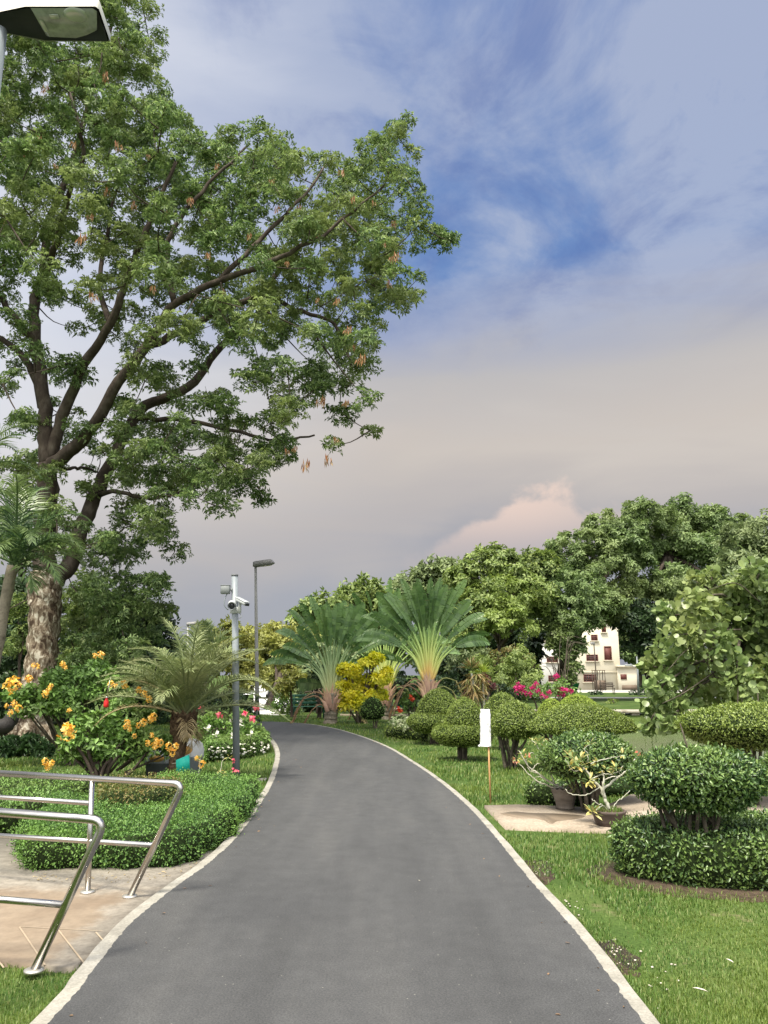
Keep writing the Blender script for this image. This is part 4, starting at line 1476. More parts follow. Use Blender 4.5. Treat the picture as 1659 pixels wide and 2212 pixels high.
def shrub(label, blobs, foot, mat, dens=14, size=.17, name='shrub', r0=.03, group=GS, T=TUFT5, flowers=None, n=5, drop=0., cat='shrub', sub=.38, stemmat=None):
    B = px_blobs(blobs)
    f = np.array([P(foot[0], 1500, foot[1])[0], foot[1], 0])
    root = thing(name, label, cat, f, group)
    mb = MB()
    for k in range(n):
        b = B[k % len(B)]
        e = np.array(b[:3]) + rdir(1)[0] * np.array(b[3:]) * .4
        mid = (f + e) / 2 + RS.normal(size=3) * .08 + np.array([0, 0, .1])
        mb.tube(catmull([f + RS.normal(size=3) * np.array([.06, .06, 0]) - np.array([0, 0, .03]), mid, e], 4), np.linspace(r0, r0 * .4, 9), 6, lump=.1)
    for b in B:
        e = np.array(b[:3])
        a = f * .35 + e * .65
        mb.tube(np.array([f + (a - f) * .5, a, e]), [r0 * .6, r0 * .5, r0 * .3], 5)
        for _ in range(3):
            mb.tube(np.array([e, e + rdir(1)[0] * np.array(b[3:]) * .8]), [r0 * .3, r0 * .15], 4, caps=False)
    mb.build('stems', stemmat or m_stem, root, smooth=True)
    mb = MB()
    blob_leaves(mb, B, dens * 1.4, size, T, drop=drop, sub=sub)
    mb.build('foliage', mat, root)
    return root, B


def blossom(n=14, r=.1, pr=.05, seed=0):
    rr = np.random.RandomState(seed)
    mb = MB()
    d = unit(rr.normal(size=(n, 3)) + np.array([0, 0, .4]))
    pos = d * r * rr.uniform(.4, 1, n)[:, None]
    for k in range(5):
        a = k * 2 * PI / 5
        yd0 = frames(unit(rr.normal(size=(n, 3))), d)
        yd = yd0[:, :, 0] * math.cos(a) + yd0[:, :, 1] * math.sin(a) + d * .5
        mb.scatter(LEAF[0], LEAF[1], pos, frames(yd, d), np.stack([np.full(n, pr * .7), np.full(n, pr), np.full(n, pr)], 1))
    return mb


def flowers(root, mb, mat, locs, name='flower_cluster', s=(.8, 1.2)):
    first = None
    for loc in locs:
        if first is None:
            mb.V = [v + np.asarray(loc) for v in mb.V]
            first = mb.build(name, mat, None, origin=loc)
            first.parent = root
            first.location = np.asarray(loc) - ORIGIN[root.name]
        else:
            place(name, first, root, loc, RS.uniform(0, 6.28), RS.uniform(*s), RS.uniform(-.4, .4))
    return first


shrub('golden-leaved shrub with layered branches in front of the fan palms',
      [(758, 1448, 26, 27.0, .55), (795, 1430, 22, 27, .5), (812, 1420, 16, 27, .5), (775, 1475, 30, 27.2, .6), (820, 1468, 26, 27, .5), (752, 1500, 22, 27, .5), (800, 1500, 34, 27.2, .6), (738, 1522, 16, 27, .5), (836, 1450, 14, 27, .5), (740, 1440, 12, 27, .5), (742, 1478, 14, 27, .5), (775, 1520, 26, 27, .6)],
      (781, 27), m_yell, dens=75, size=.17, name='golden_shrub', r0=.05, n=8)
topiary('small ball-clipped shrub on a short trunk before the golden shrub', (811, 1573), (775, 833, 1503, 1541), 21, nst=4, leaf=.055, dens=500, mat=m_bush, name='topiary_shrub', group='clipped dome shrubs in the right-hand lawn', bs=.08, p=2.0, spreadf=.3)
shrub('white-variegated mounded bush beside the two-tiered shrubs', [(862, 1562, 22, 20.5, .75), (890, 1562, 24, 20.3, .75), (915, 1572, 18, 20, .7)], (888, 20.4), m_varg, dens=60, size=.09, name='variegated_shrub')
shrub('dark shrub with yellow tips at the roadside left of the bench', [(615, 1515, 26, 33), (608, 1495, 18, 33), (628, 1535, 22, 33), (596, 1530, 18, 33)], (612, 33), m_bush, dens=22, size=.16)
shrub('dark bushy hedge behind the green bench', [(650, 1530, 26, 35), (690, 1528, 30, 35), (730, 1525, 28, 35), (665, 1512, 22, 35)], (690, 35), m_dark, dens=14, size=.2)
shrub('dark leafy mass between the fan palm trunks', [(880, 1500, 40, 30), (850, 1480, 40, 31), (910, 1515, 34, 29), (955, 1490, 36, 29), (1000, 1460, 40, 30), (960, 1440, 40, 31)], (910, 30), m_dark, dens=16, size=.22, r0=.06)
r_, B_ = shrub('small hibiscus bush with one red bloom near the green kiosk', [(885, 1512, 20, 25), (898, 1500, 14, 25), (880, 1530, 14, 25)], (888, 25), m_bush, dens=40, size=.12, name='hibiscus_bush')
flowers(r_, blossom(3, .04, .12, 4), m_red, [P(890, 1507, 24.6), P(864, 1532, 24.6)], 'flower')
shrub('broad light green bush behind the clipped domes', [(1060, 1455, 40, 28), (1100, 1440, 36, 28), (1140, 1450, 34, 28), (1040, 1430, 26, 29), (1085, 1475, 34, 27.5), (1150, 1475, 28, 27.5), (1120, 1410, 22, 29)], (1095, 28), m_green, dens=24, size=.16)
shrub('brown-topped bush at the back behind the light green one', [(1075, 1418, 26, 30), (1110, 1412, 24, 30), (1140, 1425, 20, 30)], (1100, 30), m_brown, dens=26, size=.16)
shrub('pale-leaved frangipani bush behind the dracaenas', [(1000, 1425, 28, 30, .6), (1035, 1412, 20, 30, .5), (985, 1440, 22, 30)], (1010, 30), m_farg, dens=18, size=.2)
shrub('maroon-leaved bush low behind the clipped domes', [(1030, 1492, 14, 25), (1060, 1485, 14, 25), (1010, 1498, 12, 25), (1052, 1462, 9, 26)], (1035, 25), m_maroon, dens=40, size=.12)
shrub('green shrub filling in behind the skirted clipped domes', [(1030, 1480, 24, 26), (1000, 1490, 22, 26), (1075, 1495, 24, 26), (1110, 1500, 22, 26)], (1050, 26), m_dark, dens=26, size=.15)
r_, B_ = shrub('bougainvillea bush with magenta bracts, larger one behind the domes', [(1150, 1495, 26, 26), (1190, 1490, 24, 26.3), (1120, 1490, 16, 26), (1215, 1478, 18, 27)], (1165, 26), m_bush, dens=30, size=.14, name='bougainvillea')
flowers(r_, blossom(26, .17, .09, 5), m_pink, [P(x, y, 25.4) for x, y in ((1122, 1488), (1133, 1497), (1150, 1487), (1162, 1494), (1172, 1503), (1145, 1500), (1186, 1497), (1180, 1508), (1202, 1462), (1158, 1478))], s=(.38, .62))
r_, B_ = shrub('low bougainvillea with magenta bracts left of the leaning trunk', [(1215, 1500, 12, 27), (1238, 1497, 14, 27)], (1225, 27), m_bush, dens=34, size=.13, name='bougainvillea')
flowers(r_, blossom(26, .16, .09, 6), m_pink, [P(x, y, 26.4) for x, y in ((1210, 1494), (1222, 1492), (1234, 1494), (1216, 1502))], s=(.38, .62))
shrub('small dark bush on the lawn left of the far bench', [(1289, 1502, 14, 60, .8)], (1289, 60), m_dark, dens=8, size=.3, name='bush', group='bushes beyond the pond')
shrub('small round bush at the edge of the far bank', [(1322, 1519, 13, 42, .7)], (1322, 42), m_clip, dens=14, size=.2, name='bush', group='bushes beyond the pond')
shrub('dark clipped bush by the far twin-armed lamp', [(1395, 1500, 18, 60, .7), (1372, 1500, 12, 60, .8)], (1388, 60), m_dark, dens=8, size=.3, name='bush', group='bushes beyond the pond')

# bare arching twigs before the building
root = thing('bare_shrub', 'thin bare arching shrub in front of the white wall', 'shrub', (P(1225, 1500, 34)[0], 34, 0), GS)
mb = MB()
for k in range(16):
    f = P(1215 + RS.uniform(-8, 8), 1525, 34)
    e = P(1140 + RS.uniform(0, 130), 1378 + RS.uniform(0, 70), 34 + RS.uniform(-1, 1))
    mid = np.array([f[0] * .6 + e[0] * .4, 34, e[2] * .95])
    mb.tube(catmull([f, mid, e], 6), np.linspace(.022, .008, 13), 5)
mb.build('twigs', m_stem, root)

# dracaenas
def rosette(mb, c, n, L, w, T=LEAF, mi=0, el=(-.9, 1.2), droop=0):
    a = RS.rand(n) * 2 * PI
    e = RS.uniform(*el, n)
    yd = np.stack([np.cos(a) * np.cos(e), np.sin(a) * np.cos(e), np.sin(e)], 1)
    nz = unit(np.stack([-np.cos(a) * np.sin(e), -np.sin(a) * np.sin(e), np.cos(e)], 1) + rdir(n) * .2)
    sc = RS.uniform(.75, 1.1, n) * L
    mb.scatter(T[0], T[1], np.tile(c, (n, 1)) + yd * .02, frames(yd, nz), np.stack([np.full(n, w), sc, sc * .6], 1), mi)


for label, fx, fy, hx, hy, extra in (('taller dracaena with tan drooping leaves on a thin pale stem', 1026, 1545, 1018, 1455, True), ('shorter dracaena with a lime green tuft, right of the taller one', 1045, 1545, 1043, 1462, False)):
    Y_ = 23.5
    root = thing('dracaena', label, 'plant', (P(fx, 1500, Y_)[0], Y_, 0), 'dracaenas behind the clipped domes')
    mb = MB()
    top = P(hx, hy, Y_)
    mb.tube(catmull([np.array([P(fx, 1500, Y_)[0], Y_, 0]), (P(fx, 1500, Y_) + top) / 2, top], 3), .035, 6)
    mb.build('stem', m_pale, root)
    mb = MB()
    if extra:
        for q in range(6):
            rosette(mb, top + np.array([RS.normal() * .12, RS.normal() * .1, -.16 * q]), 26, .48, .055, el=(-1.3, -.1))
        rosette(mb, top + np.array([0, 0, .15]), 30, .42, .05, el=(.1, 1.3))
    else:
        for q in range(3):
            rosette(mb, top + np.array([RS.normal() * .06, 0, -.14 * q]), 18, .34, .05, el=(-1.3, -.3))
    mb.build('foliage', m_drac, root)
    mb = MB()
    rosette(mb, top + np.array([0, 0, .12]), 22, .38, .045, el=(.1, 1.2))
    mb.build('leaf_tuft', m_lime if not extra else m_grape, root)

# ================================================================== LEFT BACKGROUND
GL = 'dense trees behind the big trunk'
tree('dark vine-draped tree behind the date palm', [(230, 1330, 60, 28), (290, 1345, 55, 28), (335, 1380, 50, 28), (250, 1410, 60, 27.5), (310, 1430, 60, 27.5), (365, 1420, 34, 28), (240, 1480, 60, 27), (320, 1490, 60, 27), (375, 1480, 40, 27.5), (300, 1530, 60, 27), (200, 1380, 60, 28), (175, 1440, 60, 28), (345, 1335, 36, 28), (280, 1300, 36, 28), (150, 1520, 50, 27)],
     [(270, 1560, 29), (272, 1480, 29), (270, 1400, 29)], m_bigd, dens=15, size=.24, r0=.2, group=GL, drop=.5, name='vine_draped_tree')
tree('mid green leafy tree just right of the big trunk', [(170, 1300, 50, 25.5), (160, 1360, 50, 25.5), (195, 1400, 46, 25), (150, 1430, 45, 25), (190, 1270, 40, 25.5), (180, 1470, 50, 25)],
     [(165, 1572, 26), (168, 1480, 26), (165, 1400, 26)], m_green, dens=14, size=.22, r0=.14, group=GL)
tree('green tree filling the gap left of the big trunk', [(30, 1330, 50, 27), (-20, 1370, 60, 27), (40, 1400, 45, 26.5), (20, 1460, 60, 26.5), (-40, 1450, 60, 27), (60, 1500, 50, 26.5), (0, 1530, 50, 26.5), (100, 1530, 40, 26), (15, 1290, 50, 27.5), (60, 1290, 40, 27.5), (-20, 1310, 50, 27.5)],
     [(10, 1570, 28), (12, 1480, 28), (15, 1400, 28)], m_bigd, dens=14, size=.24, r0=.2, group=GL)
tree('slim feathery tree beside the big trunk at left', [(40, 1330, 22, 23), (45, 1365, 20, 23), (38, 1300, 18, 23), (30, 1400, 22, 23)], [(42, 1580, 23), (42, 1480, 23), (42, 1400, 23)], m_green, dens=16, size=.2, r0=.06, group=GL)
tree('tree top showing left of the big trunk above the palm', [(55, 985, 22, 30), (30, 1010, 24, 30), (75, 1015, 20, 30), (45, 1060, 40, 30), (20, 1120, 50, 30), (60, 1180, 50, 30)],
     [(40, 1560, 31), (42, 1380, 31), (45, 1150, 31)], m_farg, dens=8, size=.25, r0=.15, group=GL)

shrub('strap-leaved dark clump at the foot of the big tree, left of the flowering bush', [(30, 1612, 26, 16.2, .6), (75, 1610, 28, 16.2, .6), (5, 1620, 22, 16), (105, 1622, 18, 16.1, .6)], (55, 16.2), m_strap, dens=45, size=.24, name='lily_clump', T=make_tuft(8, .45, .16, 8), group='plants in the left lawn', r0=.008)
shrub('dark leafy shrub behind the hibiscus hedge, left of the tall lamp post', [(535, 1528, 24, 23), (500, 1515, 30, 23), (462, 1510, 34, 23), (425, 1515, 34, 23), (545, 1548, 16, 22)], (490, 23), m_dark, dens=26, size=.17, group='plants in the left lawn')
root, _ = shrub('hibiscus hedge with pink and white blooms behind the camera pole', [(440, 1575, 40, 17.5), (490, 1580, 38, 17.3), (540, 1575, 34, 17.4), (515, 1550, 26, 18), (460, 1550, 26, 18.2), (560, 1595, 22, 17), (420, 1600, 26, 17)], (490, 17.5), m_bush, dens=32, size=.13, name='hibiscus_hedge', group='plants in the left lawn', r0=.02)
flowers(root, blossom(2, .03, .09, 7), m_rose, [P(x, y, 16.4) for x, y in ((430, 1530), (530, 1541), (556, 1530), (505, 1548), (475, 1545), (545, 1552))], 'pink_flower')
flowers(root, blossom(2, .03, .08, 8), m_white, [P(x, y, 16.3) for x, y in ((418, 1528), (500, 1552), (466, 1585), (500, 1592), (448, 1572), (520, 1563), (540, 1585))], 'white_flower')
# white dots on the low flowering hedge
hroot = bpy.data.objects['flowering_hedge']
loc = []
for _ in range(60):
    px = RS.uniform(450, 580)
    loc.append(G(px, 1618 - (px - 450) * .10 + RS.uniform(-6, 18), .36))
mbw = blossom(1, .01, .035, 9)
flowers(hroot, mbw, m_white, loc, 'white_flower')

# ---- orange flowering bushes
GB = 'orange-flowered bushes'
bl = [(160, 1470, 41, 14.6, .6), (205, 1455, 39, 14.7, .6), (120, 1495, 43, 14.4, .6), (70, 1500, 36, 14.2, .6), (240, 1480, 34, 14.6, .6), (180, 1500, 48, 14.5, .5), (95, 1525, 31, 14.2, .6), (25, 1500, 21, 14.1, .6), (215, 1435, 26, 15, .6), (150, 1530, 36, 14.3, .5), (60, 1530, 31, 14.2, .6), (120, 1465, 31, 14.6, .6), (260, 1510, 31, 14.6, .6)]
r1, _ = shrub('rear orange-flowered bush spreading in front of the big trunk', bl, (165, 14.6), m_bush, dens=60, size=.13, name='flowering_bush', group=GB, r0=.03, n=8)
oc = blossom(16, .13, .075, 12)
flowers(r1, oc, m_orange, [P(x, y, 13.4) for x, y in ((28, 1480), (14, 1525), (30, 1520), (22, 1540), (40, 1530), (105, 1490), (98, 1500), (110, 1482), (62, 1468), (80, 1440), (72, 1438), (135, 1435), (140, 1442), (205, 1417), (218, 1415), (150, 1535), (62, 1466), (240, 1478), (250, 1482))], s=(.27, .48))
bl = [(190, 1570, 40, 12.4, .6), (240, 1560, 42, 12.5, .6), (285, 1580, 42, 12.4, .6), (160, 1600, 35, 12.2, .6), (320, 1610, 35, 12.3, .6), (225, 1610, 49, 12.4, .6), (275, 1625, 40, 12.3, .6), (345, 1600, 30, 12.4, .6), (150, 1630, 25, 12.2, .6), (200, 1640, 28, 12.4, .5), (265, 1520, 30, 12.8, .6), (310, 1545, 28, 12.8, .6), (372, 1625, 21, 12.4, .6)]
r2, _ = shrub('front orange-flowered bush on crooked dark stems beside the date palm', bl, (232, 12.3), m_bush, dens=62, size=.12, name='flowering_bush', group=GB, r0=.035, n=9, stemmat=m_limb)
flowers(r2, blossom(16, .12, .075, 13), m_orange, [P(x, y, 11.6) for x, y in ((146, 1580), (152, 1576), (271, 1570), (280, 1575), (276, 1562), (290, 1590), (310, 1560), (325, 1553), (332, 1548), (300, 1567), (270, 1478), (300, 1490), (312, 1498), (322, 1510), (328, 1588), (338, 1600), (347, 1605), (335, 1610), (320, 1605), (365, 1612), (372, 1625), (380, 1612), (112, 1648), (104, 1655), (98, 1645), (425, 1638), (435, 1650))], s=(.27, .5))

# small red ornament among the leaves
root = thing('hanging_ornament', 'small red bottle-shaped object with a silver cap among the leaves', 'ornament', P(229, 1530, 12.0))
c = P(229, 1528, 12.0)
mb = MB()
mb.lathe([(0, 0), (.035, .003), (.04, .03), (.036, .09), (.02, .12), (.018, .14), (0, .14)], c, 14)
mb.build('body', m_redo, root, smooth=True)
mb = MB()
mb.lathe([(.021, .141), (.022, .16), (0, .162)], c, 12)
mb.tube([c + (0, 0, .16), c + (0.02, .05, .45)], .004, 5)
mb.build('cap', m_steel2, root)

# dark bent log at the left edge
mb = MB()
mb.tube(catmull([G(-40, 1585) + (0, 0, .1), P(0, 1572, 18.3), P(18, 1562, 18.2), P(30, 1540, 18.4), P(33, 1525, 18.8)], 6), np.linspace(.2, .13, 25), 10, lump=.05)
tag(mb.build('bent_log', m_log, smooth=True), 'thick dark bent root at the left edge beside the big trunk', 'root')

# ================================================================== PALMS
def frond(mb, base, az, el, L, droop, nl, ll, w, mi=0, mi_r=1, curve=2.0, vee=.35, flop=.35, t0=.15):
    """feather leaf: arching rachis with narrow leaflets both sides"""
    k = 14
    s = np.linspace(0, 1, k)
    h = np.array([math.cos(az), math.sin(az), 0])
    ang = el - droop * s ** curve
    st = L / (k - 1)
    pts = [np.asarray(base, float)]
    for i in range(1, k):
        a = ang[i]
        pts.append(pts[-1] + (h * math.cos(a) + np.array([0, 0, math.sin(a)])) * st)
    pts = np.array(pts)
    mb.tube(pts, np.linspace(.018, .005, k) * (L / 1.3), 5, mi_r, caps=False)
    u = np.linspace(t0, .995, nl)
    pos = np.stack([np.interp(u, s, pts[:, c]) for c in range(3)], 1)
    tan = np.gradient(pos, axis=0)
    tan = unit(tan)
    sd = np.array([-h[1], h[0], 0])
    nrm = np.cross(tan, np.tile(sd, (nl, 1)))
    nrm *= np.sign(nrm[:, 2:3] + 1e-6)
    for sg in (-1, 1):
        rnd = RS.normal(size=(nl, 3)) * .12
        yd = unit(sd * sg * .85 + tan * (.45 + .7 * u[:, None]) + nrm * vee + rnd)
        ln = ll * (np.sin(np.clip(u * 1.05, 0, 1) * PI * .82 + .35)) * RS.uniform(.85, 1.1, nl)
        ln = np.clip(ln, ll * .3, None)
        # each leaflet: two segments, outer one drooping
        p1 = pos + yd * (ln * .5)[:, None]
        yd2 = unit(yd - np.array([0, 0, flop]))
        p2 = p1 + yd2 * (ln * .5)[:, None]
        wd = unit(np.cross(yd, nrm)) * w * .5
        V = np.stack([pos - wd * .5, pos + wd * .5, p1 + wd, p1 - wd, p2], 1).reshape(-1, 3)
        b = np.arange(nl)[:, None] * 5
        mb.add(V, b + np.array([[0, 1, 2, 3]]), mi)
        mb.F.append(b + np.array([[3, 2, 4]]) + mb.n - len(V))
        mb.MI.append(np.full(nl, mi))


def feather_palm(label, foot, top, r0, r1, fronds, name='date_palm', mats=None, leafm=None, stub=True, trunkm=None, group=None, dry=None, bulge=.0):
    root = thing(name, label, 'palm', (foot[0], foot[1], 0), group)
    foot, top = np.array(foot, float), np.array(top, float)
    mb = MB()
    q = np.array([foot + (top - foot) * u for u in np.linspace(0, 1, 26)])
    rr = np.interp(np.linspace(0, 1, 26), [0, .1, .6, .8, 1], [r0 * 1.15, r0, r0, r1 * 1.0, r1])
    mb.tube(q, rr, 12, lump=.06)
    if stub:
        n = 240
        u = np.sort(RS.rand(n))
        a = np.arange(n) * 2.4
        rad = np.interp(u, [0, .1, .6, .8, 1], [r0 * 1.15, r0, r0, r1, r1])
        d = np.stack([np.cos(a), np.sin(a), np.zeros(n)], 1)
        pos = foot + (top - foot) * u[:, None] + d * (rad * .85)[:, None]
        yd = unit(d * .7 + np.array([0, 0, 1.0]))
        big = np.where(u > .68, 2.4, 1)
        mb.scatter(LEAF[0], LEAF[1], pos, frames(yd, d), np.stack([.05 * big, .06 * big, .1 * big], 1))
    mb.build('trunk', trunkm or m_ptrunk, root)
    for f in fronds:
        mb = MB()
        frond(mb, top + np.array([0, 0, RS.uniform(-.05, .08)]), **{k: v for k, v in f.items() if k != 'dry'})
        mb.build('frond', [m_dry if f.get('dry') else (leafm or m_frond), m_dry if f.get('dry') else (leafm or m_frond)], root)
    return root


fr = []
for k in range(38):
    az = k * 2.399 + .3
    tier = k / 38
    el = 1.45 - 1.15 * tier + RS.uniform(-.2, .2)
    if math.sin(az) < -.6 and el < .7:
        el = .7 + RS.uniform(0, .4)
    fr.append(dict(az=az, el=el, L=RS.uniform(1.25, 1.65), droop=RS.uniform(.7, 1.6), nl=46, ll=.42, w=.015, flop=.6))
for az, el, LL in ((2.9, .7, 1.5), (3.3, .35, 1.4), (-1.2, -.6, .5), (1.2, -.4, .6), (-.3, -.9, .5), (.2, -.8, .55)):
    fr.append(dict(az=az, el=el, L=LL, droop=1.2, nl=26, ll=.26, w=.012, flop=.8, dry=True))
f = G(372, 1695)
PALM_Y = f[1]
feather_palm('small date palm with dry drooping lower fronds beside the camera pole', f, P(400, 1545, PALM_Y), .10, .15, fr)
# teal panel tied to the palm
root = thing('notice_panel', 'teal panel tied to the date palm trunk', 'sign', P(391, 1650, PALM_Y - .2))
mb = MB()
c = [P(x, y, PALM_Y - .18 - dy) for x, y, dy in ((380, 1642, .03), (409, 1630, 0), (410, 1662, 0), (381, 1675, .03))]
mb.add([*c, *[q + (0, .008, 0) for q in c]], [[0, 3, 2, 1], [4, 5, 6, 7], [0, 1, 5, 4], [1, 2, 6, 5], [2, 3, 7, 6], [3, 0, 4, 7]])
mb.build('board', m_teal, root)
mb = MB()
mb.tube([P(380, 1648, PALM_Y - .14), P(372, 1650, PALM_Y - .1), P(371, 1650, PALM_Y + .1)], .005, 5)
mb.build('tie', m_pale, root)

# areca palm hanging in from the left edge
fr = []
for (az, el, L, dr, dry) in ((.1, 1.25, 1.9, 1.9, 0), (-.1, .9, 1.6, 1.9, 0), (.3, .55, 1.5, 1.7, 0), (-.5, .35, 1.4, 1.6, 0), (-.9, 1.0, 1.5, 2.0, 0), (.9, 1.0, 1.7, 1.7, 0), (2.2, 1.2, 1.8, 1.6, 0), (3.0, .9, 1.7, 1.7, 0),
                            (-2.0, .9, 1.6, 1.8, 0), (-1.4, .5, 1.5, 1.8, 0), (-1.2, 1.35, 2.2, 1.6, 0), (1.7, 1.4, 2.4, 1.3, 0), (2.8, 1.45, 2.5, 1.2, 0), (-2.6, .4, 1.4, 1.5, 0), (-.7, -.1, 1.1, 1.2, 0), (.2, 0, 1.1, 1.3, 0), (.5, .9, 1.5, 2.2, 0)):
    fr.append(dict(az=az, el=el, L=L, droop=dr, nl=44, ll=.5, w=.026, flop=.5, vee=.2, dry=bool(dry)))
AY = 14.0
ft = np.array([P(-40, 1400, AY)[0], AY, 0])
feather_palm('arching feather palm with leaning pale trunk at the left edge', ft, P(28, 1222, AY), .14, .10, fr, name='areca_palm', leafm=m_areca, stub=False, trunkm=m_ltrunk)
fr = [dict(az=a, el=e, L=1.6, droop=1.2, nl=34, ll=.4, w=.024, flop=.4, vee=.2) for a, e in ((.2, 1.2), (-.4, .8), (2.5, 1.3), (-1.5, 1.0), (-.1, .3), (1.4, .9))]
feather_palm('upper feather palm barely entering at the left edge', np.array([P(-70, 1000, 15)[0], 15, 0]), P(-60, 1010, 15), .12, .09, fr, name='areca_palm', leafm=m_areca, stub=False, trunkm=m_ltrunk)
# distant fan of spiky fronds
fr = [dict(az=a, el=e, L=1.5, droop=.4, nl=30, ll=.6, w=.05, flop=.1, vee=.4) for a, e in ((0, 1.2), (.5, .9), (2.6, .9), (3.1, 1.2), (1.5, 1.5), (-.5, .6), (3.6, .6), (-1.5, 1.3), (0, .2), (3.1, .2))]
feather_palm('distant spiky palm between the date palm and the camera pole', np.array([P(440, 1500, 34)[0], 34, 0]), P(443, 1415, 34), .14, .10, fr, name='spiky_palm', leafm=m_farg, stub=False, trunkm=m_ltrunk)

# ---- traveller's fan palms
m_pet = rampmat('petiole colour', [(0, (.50, .26, .10)), (.25, (.66, .46, .14)), (.45, (.58, .60, .18)), (.8, (.42, .56, .17)), (1, (.24, .38, .11))])
m_petg = rampmat('green petiole colour', [(0, (.40, .38, .18)), (.3, (.42, .46, .22)), (.7, (.30, .40, .19)), (1, (.16, .26, .11))])
m_sheath = rampmat('sheath colour', [(0, (.20, .12, .08)), (.3, (.34, .20, .14)), (.7, (.48, .30, .20)), (1, (.52, .36, .18))])


def banana_blade(mb, p0, d, side_, L, w, nseg=15, mi=0, curl=.5, tear=.38, nrmv=None):
    """long blade split crosswise into strips, a midrib down the middle"""
    d = unit(d)
    side_ = unit(side_)
    nz = unit(np.cross(side_, d))
    down = np.array([0, 0, -1.])
    pts = [np.asarray(p0, float)]
    st = L / nseg
    dd = d.copy()
    for k in range(nseg):
        dd = unit(dd + down * curl / nseg * (k / nseg) * 2)
        pts.append(pts[-1] + dd * st)
    pts = np.array(pts)
    mb.tube(pts, np.linspace(.022, .006, len(pts)), 5, mi, caps=False)
    fold = RS.uniform(.1, .45)
    for sg in (-1, 1):
        tw = RS.uniform(-.1, .1)
        for k in range(nseg):
            u0, u1 = k / nseg, (k + 1) / nseg
            f = lambda u: w * .5 * (min(1, 1.5 * math.sqrt(max(u, 0) + .015)) * (1 - max(0, (u - .72) / .28) ** 2) ** .5 if u < 1 else .0)
            w0, w1 = f(u0 + .01), f(min(u1, .985))
            if RS.rand() < tear:
                tw = RS.uniform(-.5, .25)
            gap = RS.choice([0, .08, .16, .25])
            off = lambda ww: side_ * sg * ww + nz * ww * (fold + tw) + d * ww * .22 + down * ww * .15
            a, b = pts[k], pts[k + 1]
            b2 = a + (b - a) * (1 - gap)
            mid0, mid1 = a + off(w0) * .55 + nz * .01, b2 + off(w1) * .55 + nz * .01
            mb.add([a, b, mid1, mid0, a + off(w0), b2 + off(w1)], [[0, 1, 2, 3], [3, 2, 5, 4]] if sg > 0 else [[3, 2, 1, 0], [4, 5, 2, 3]], mi)


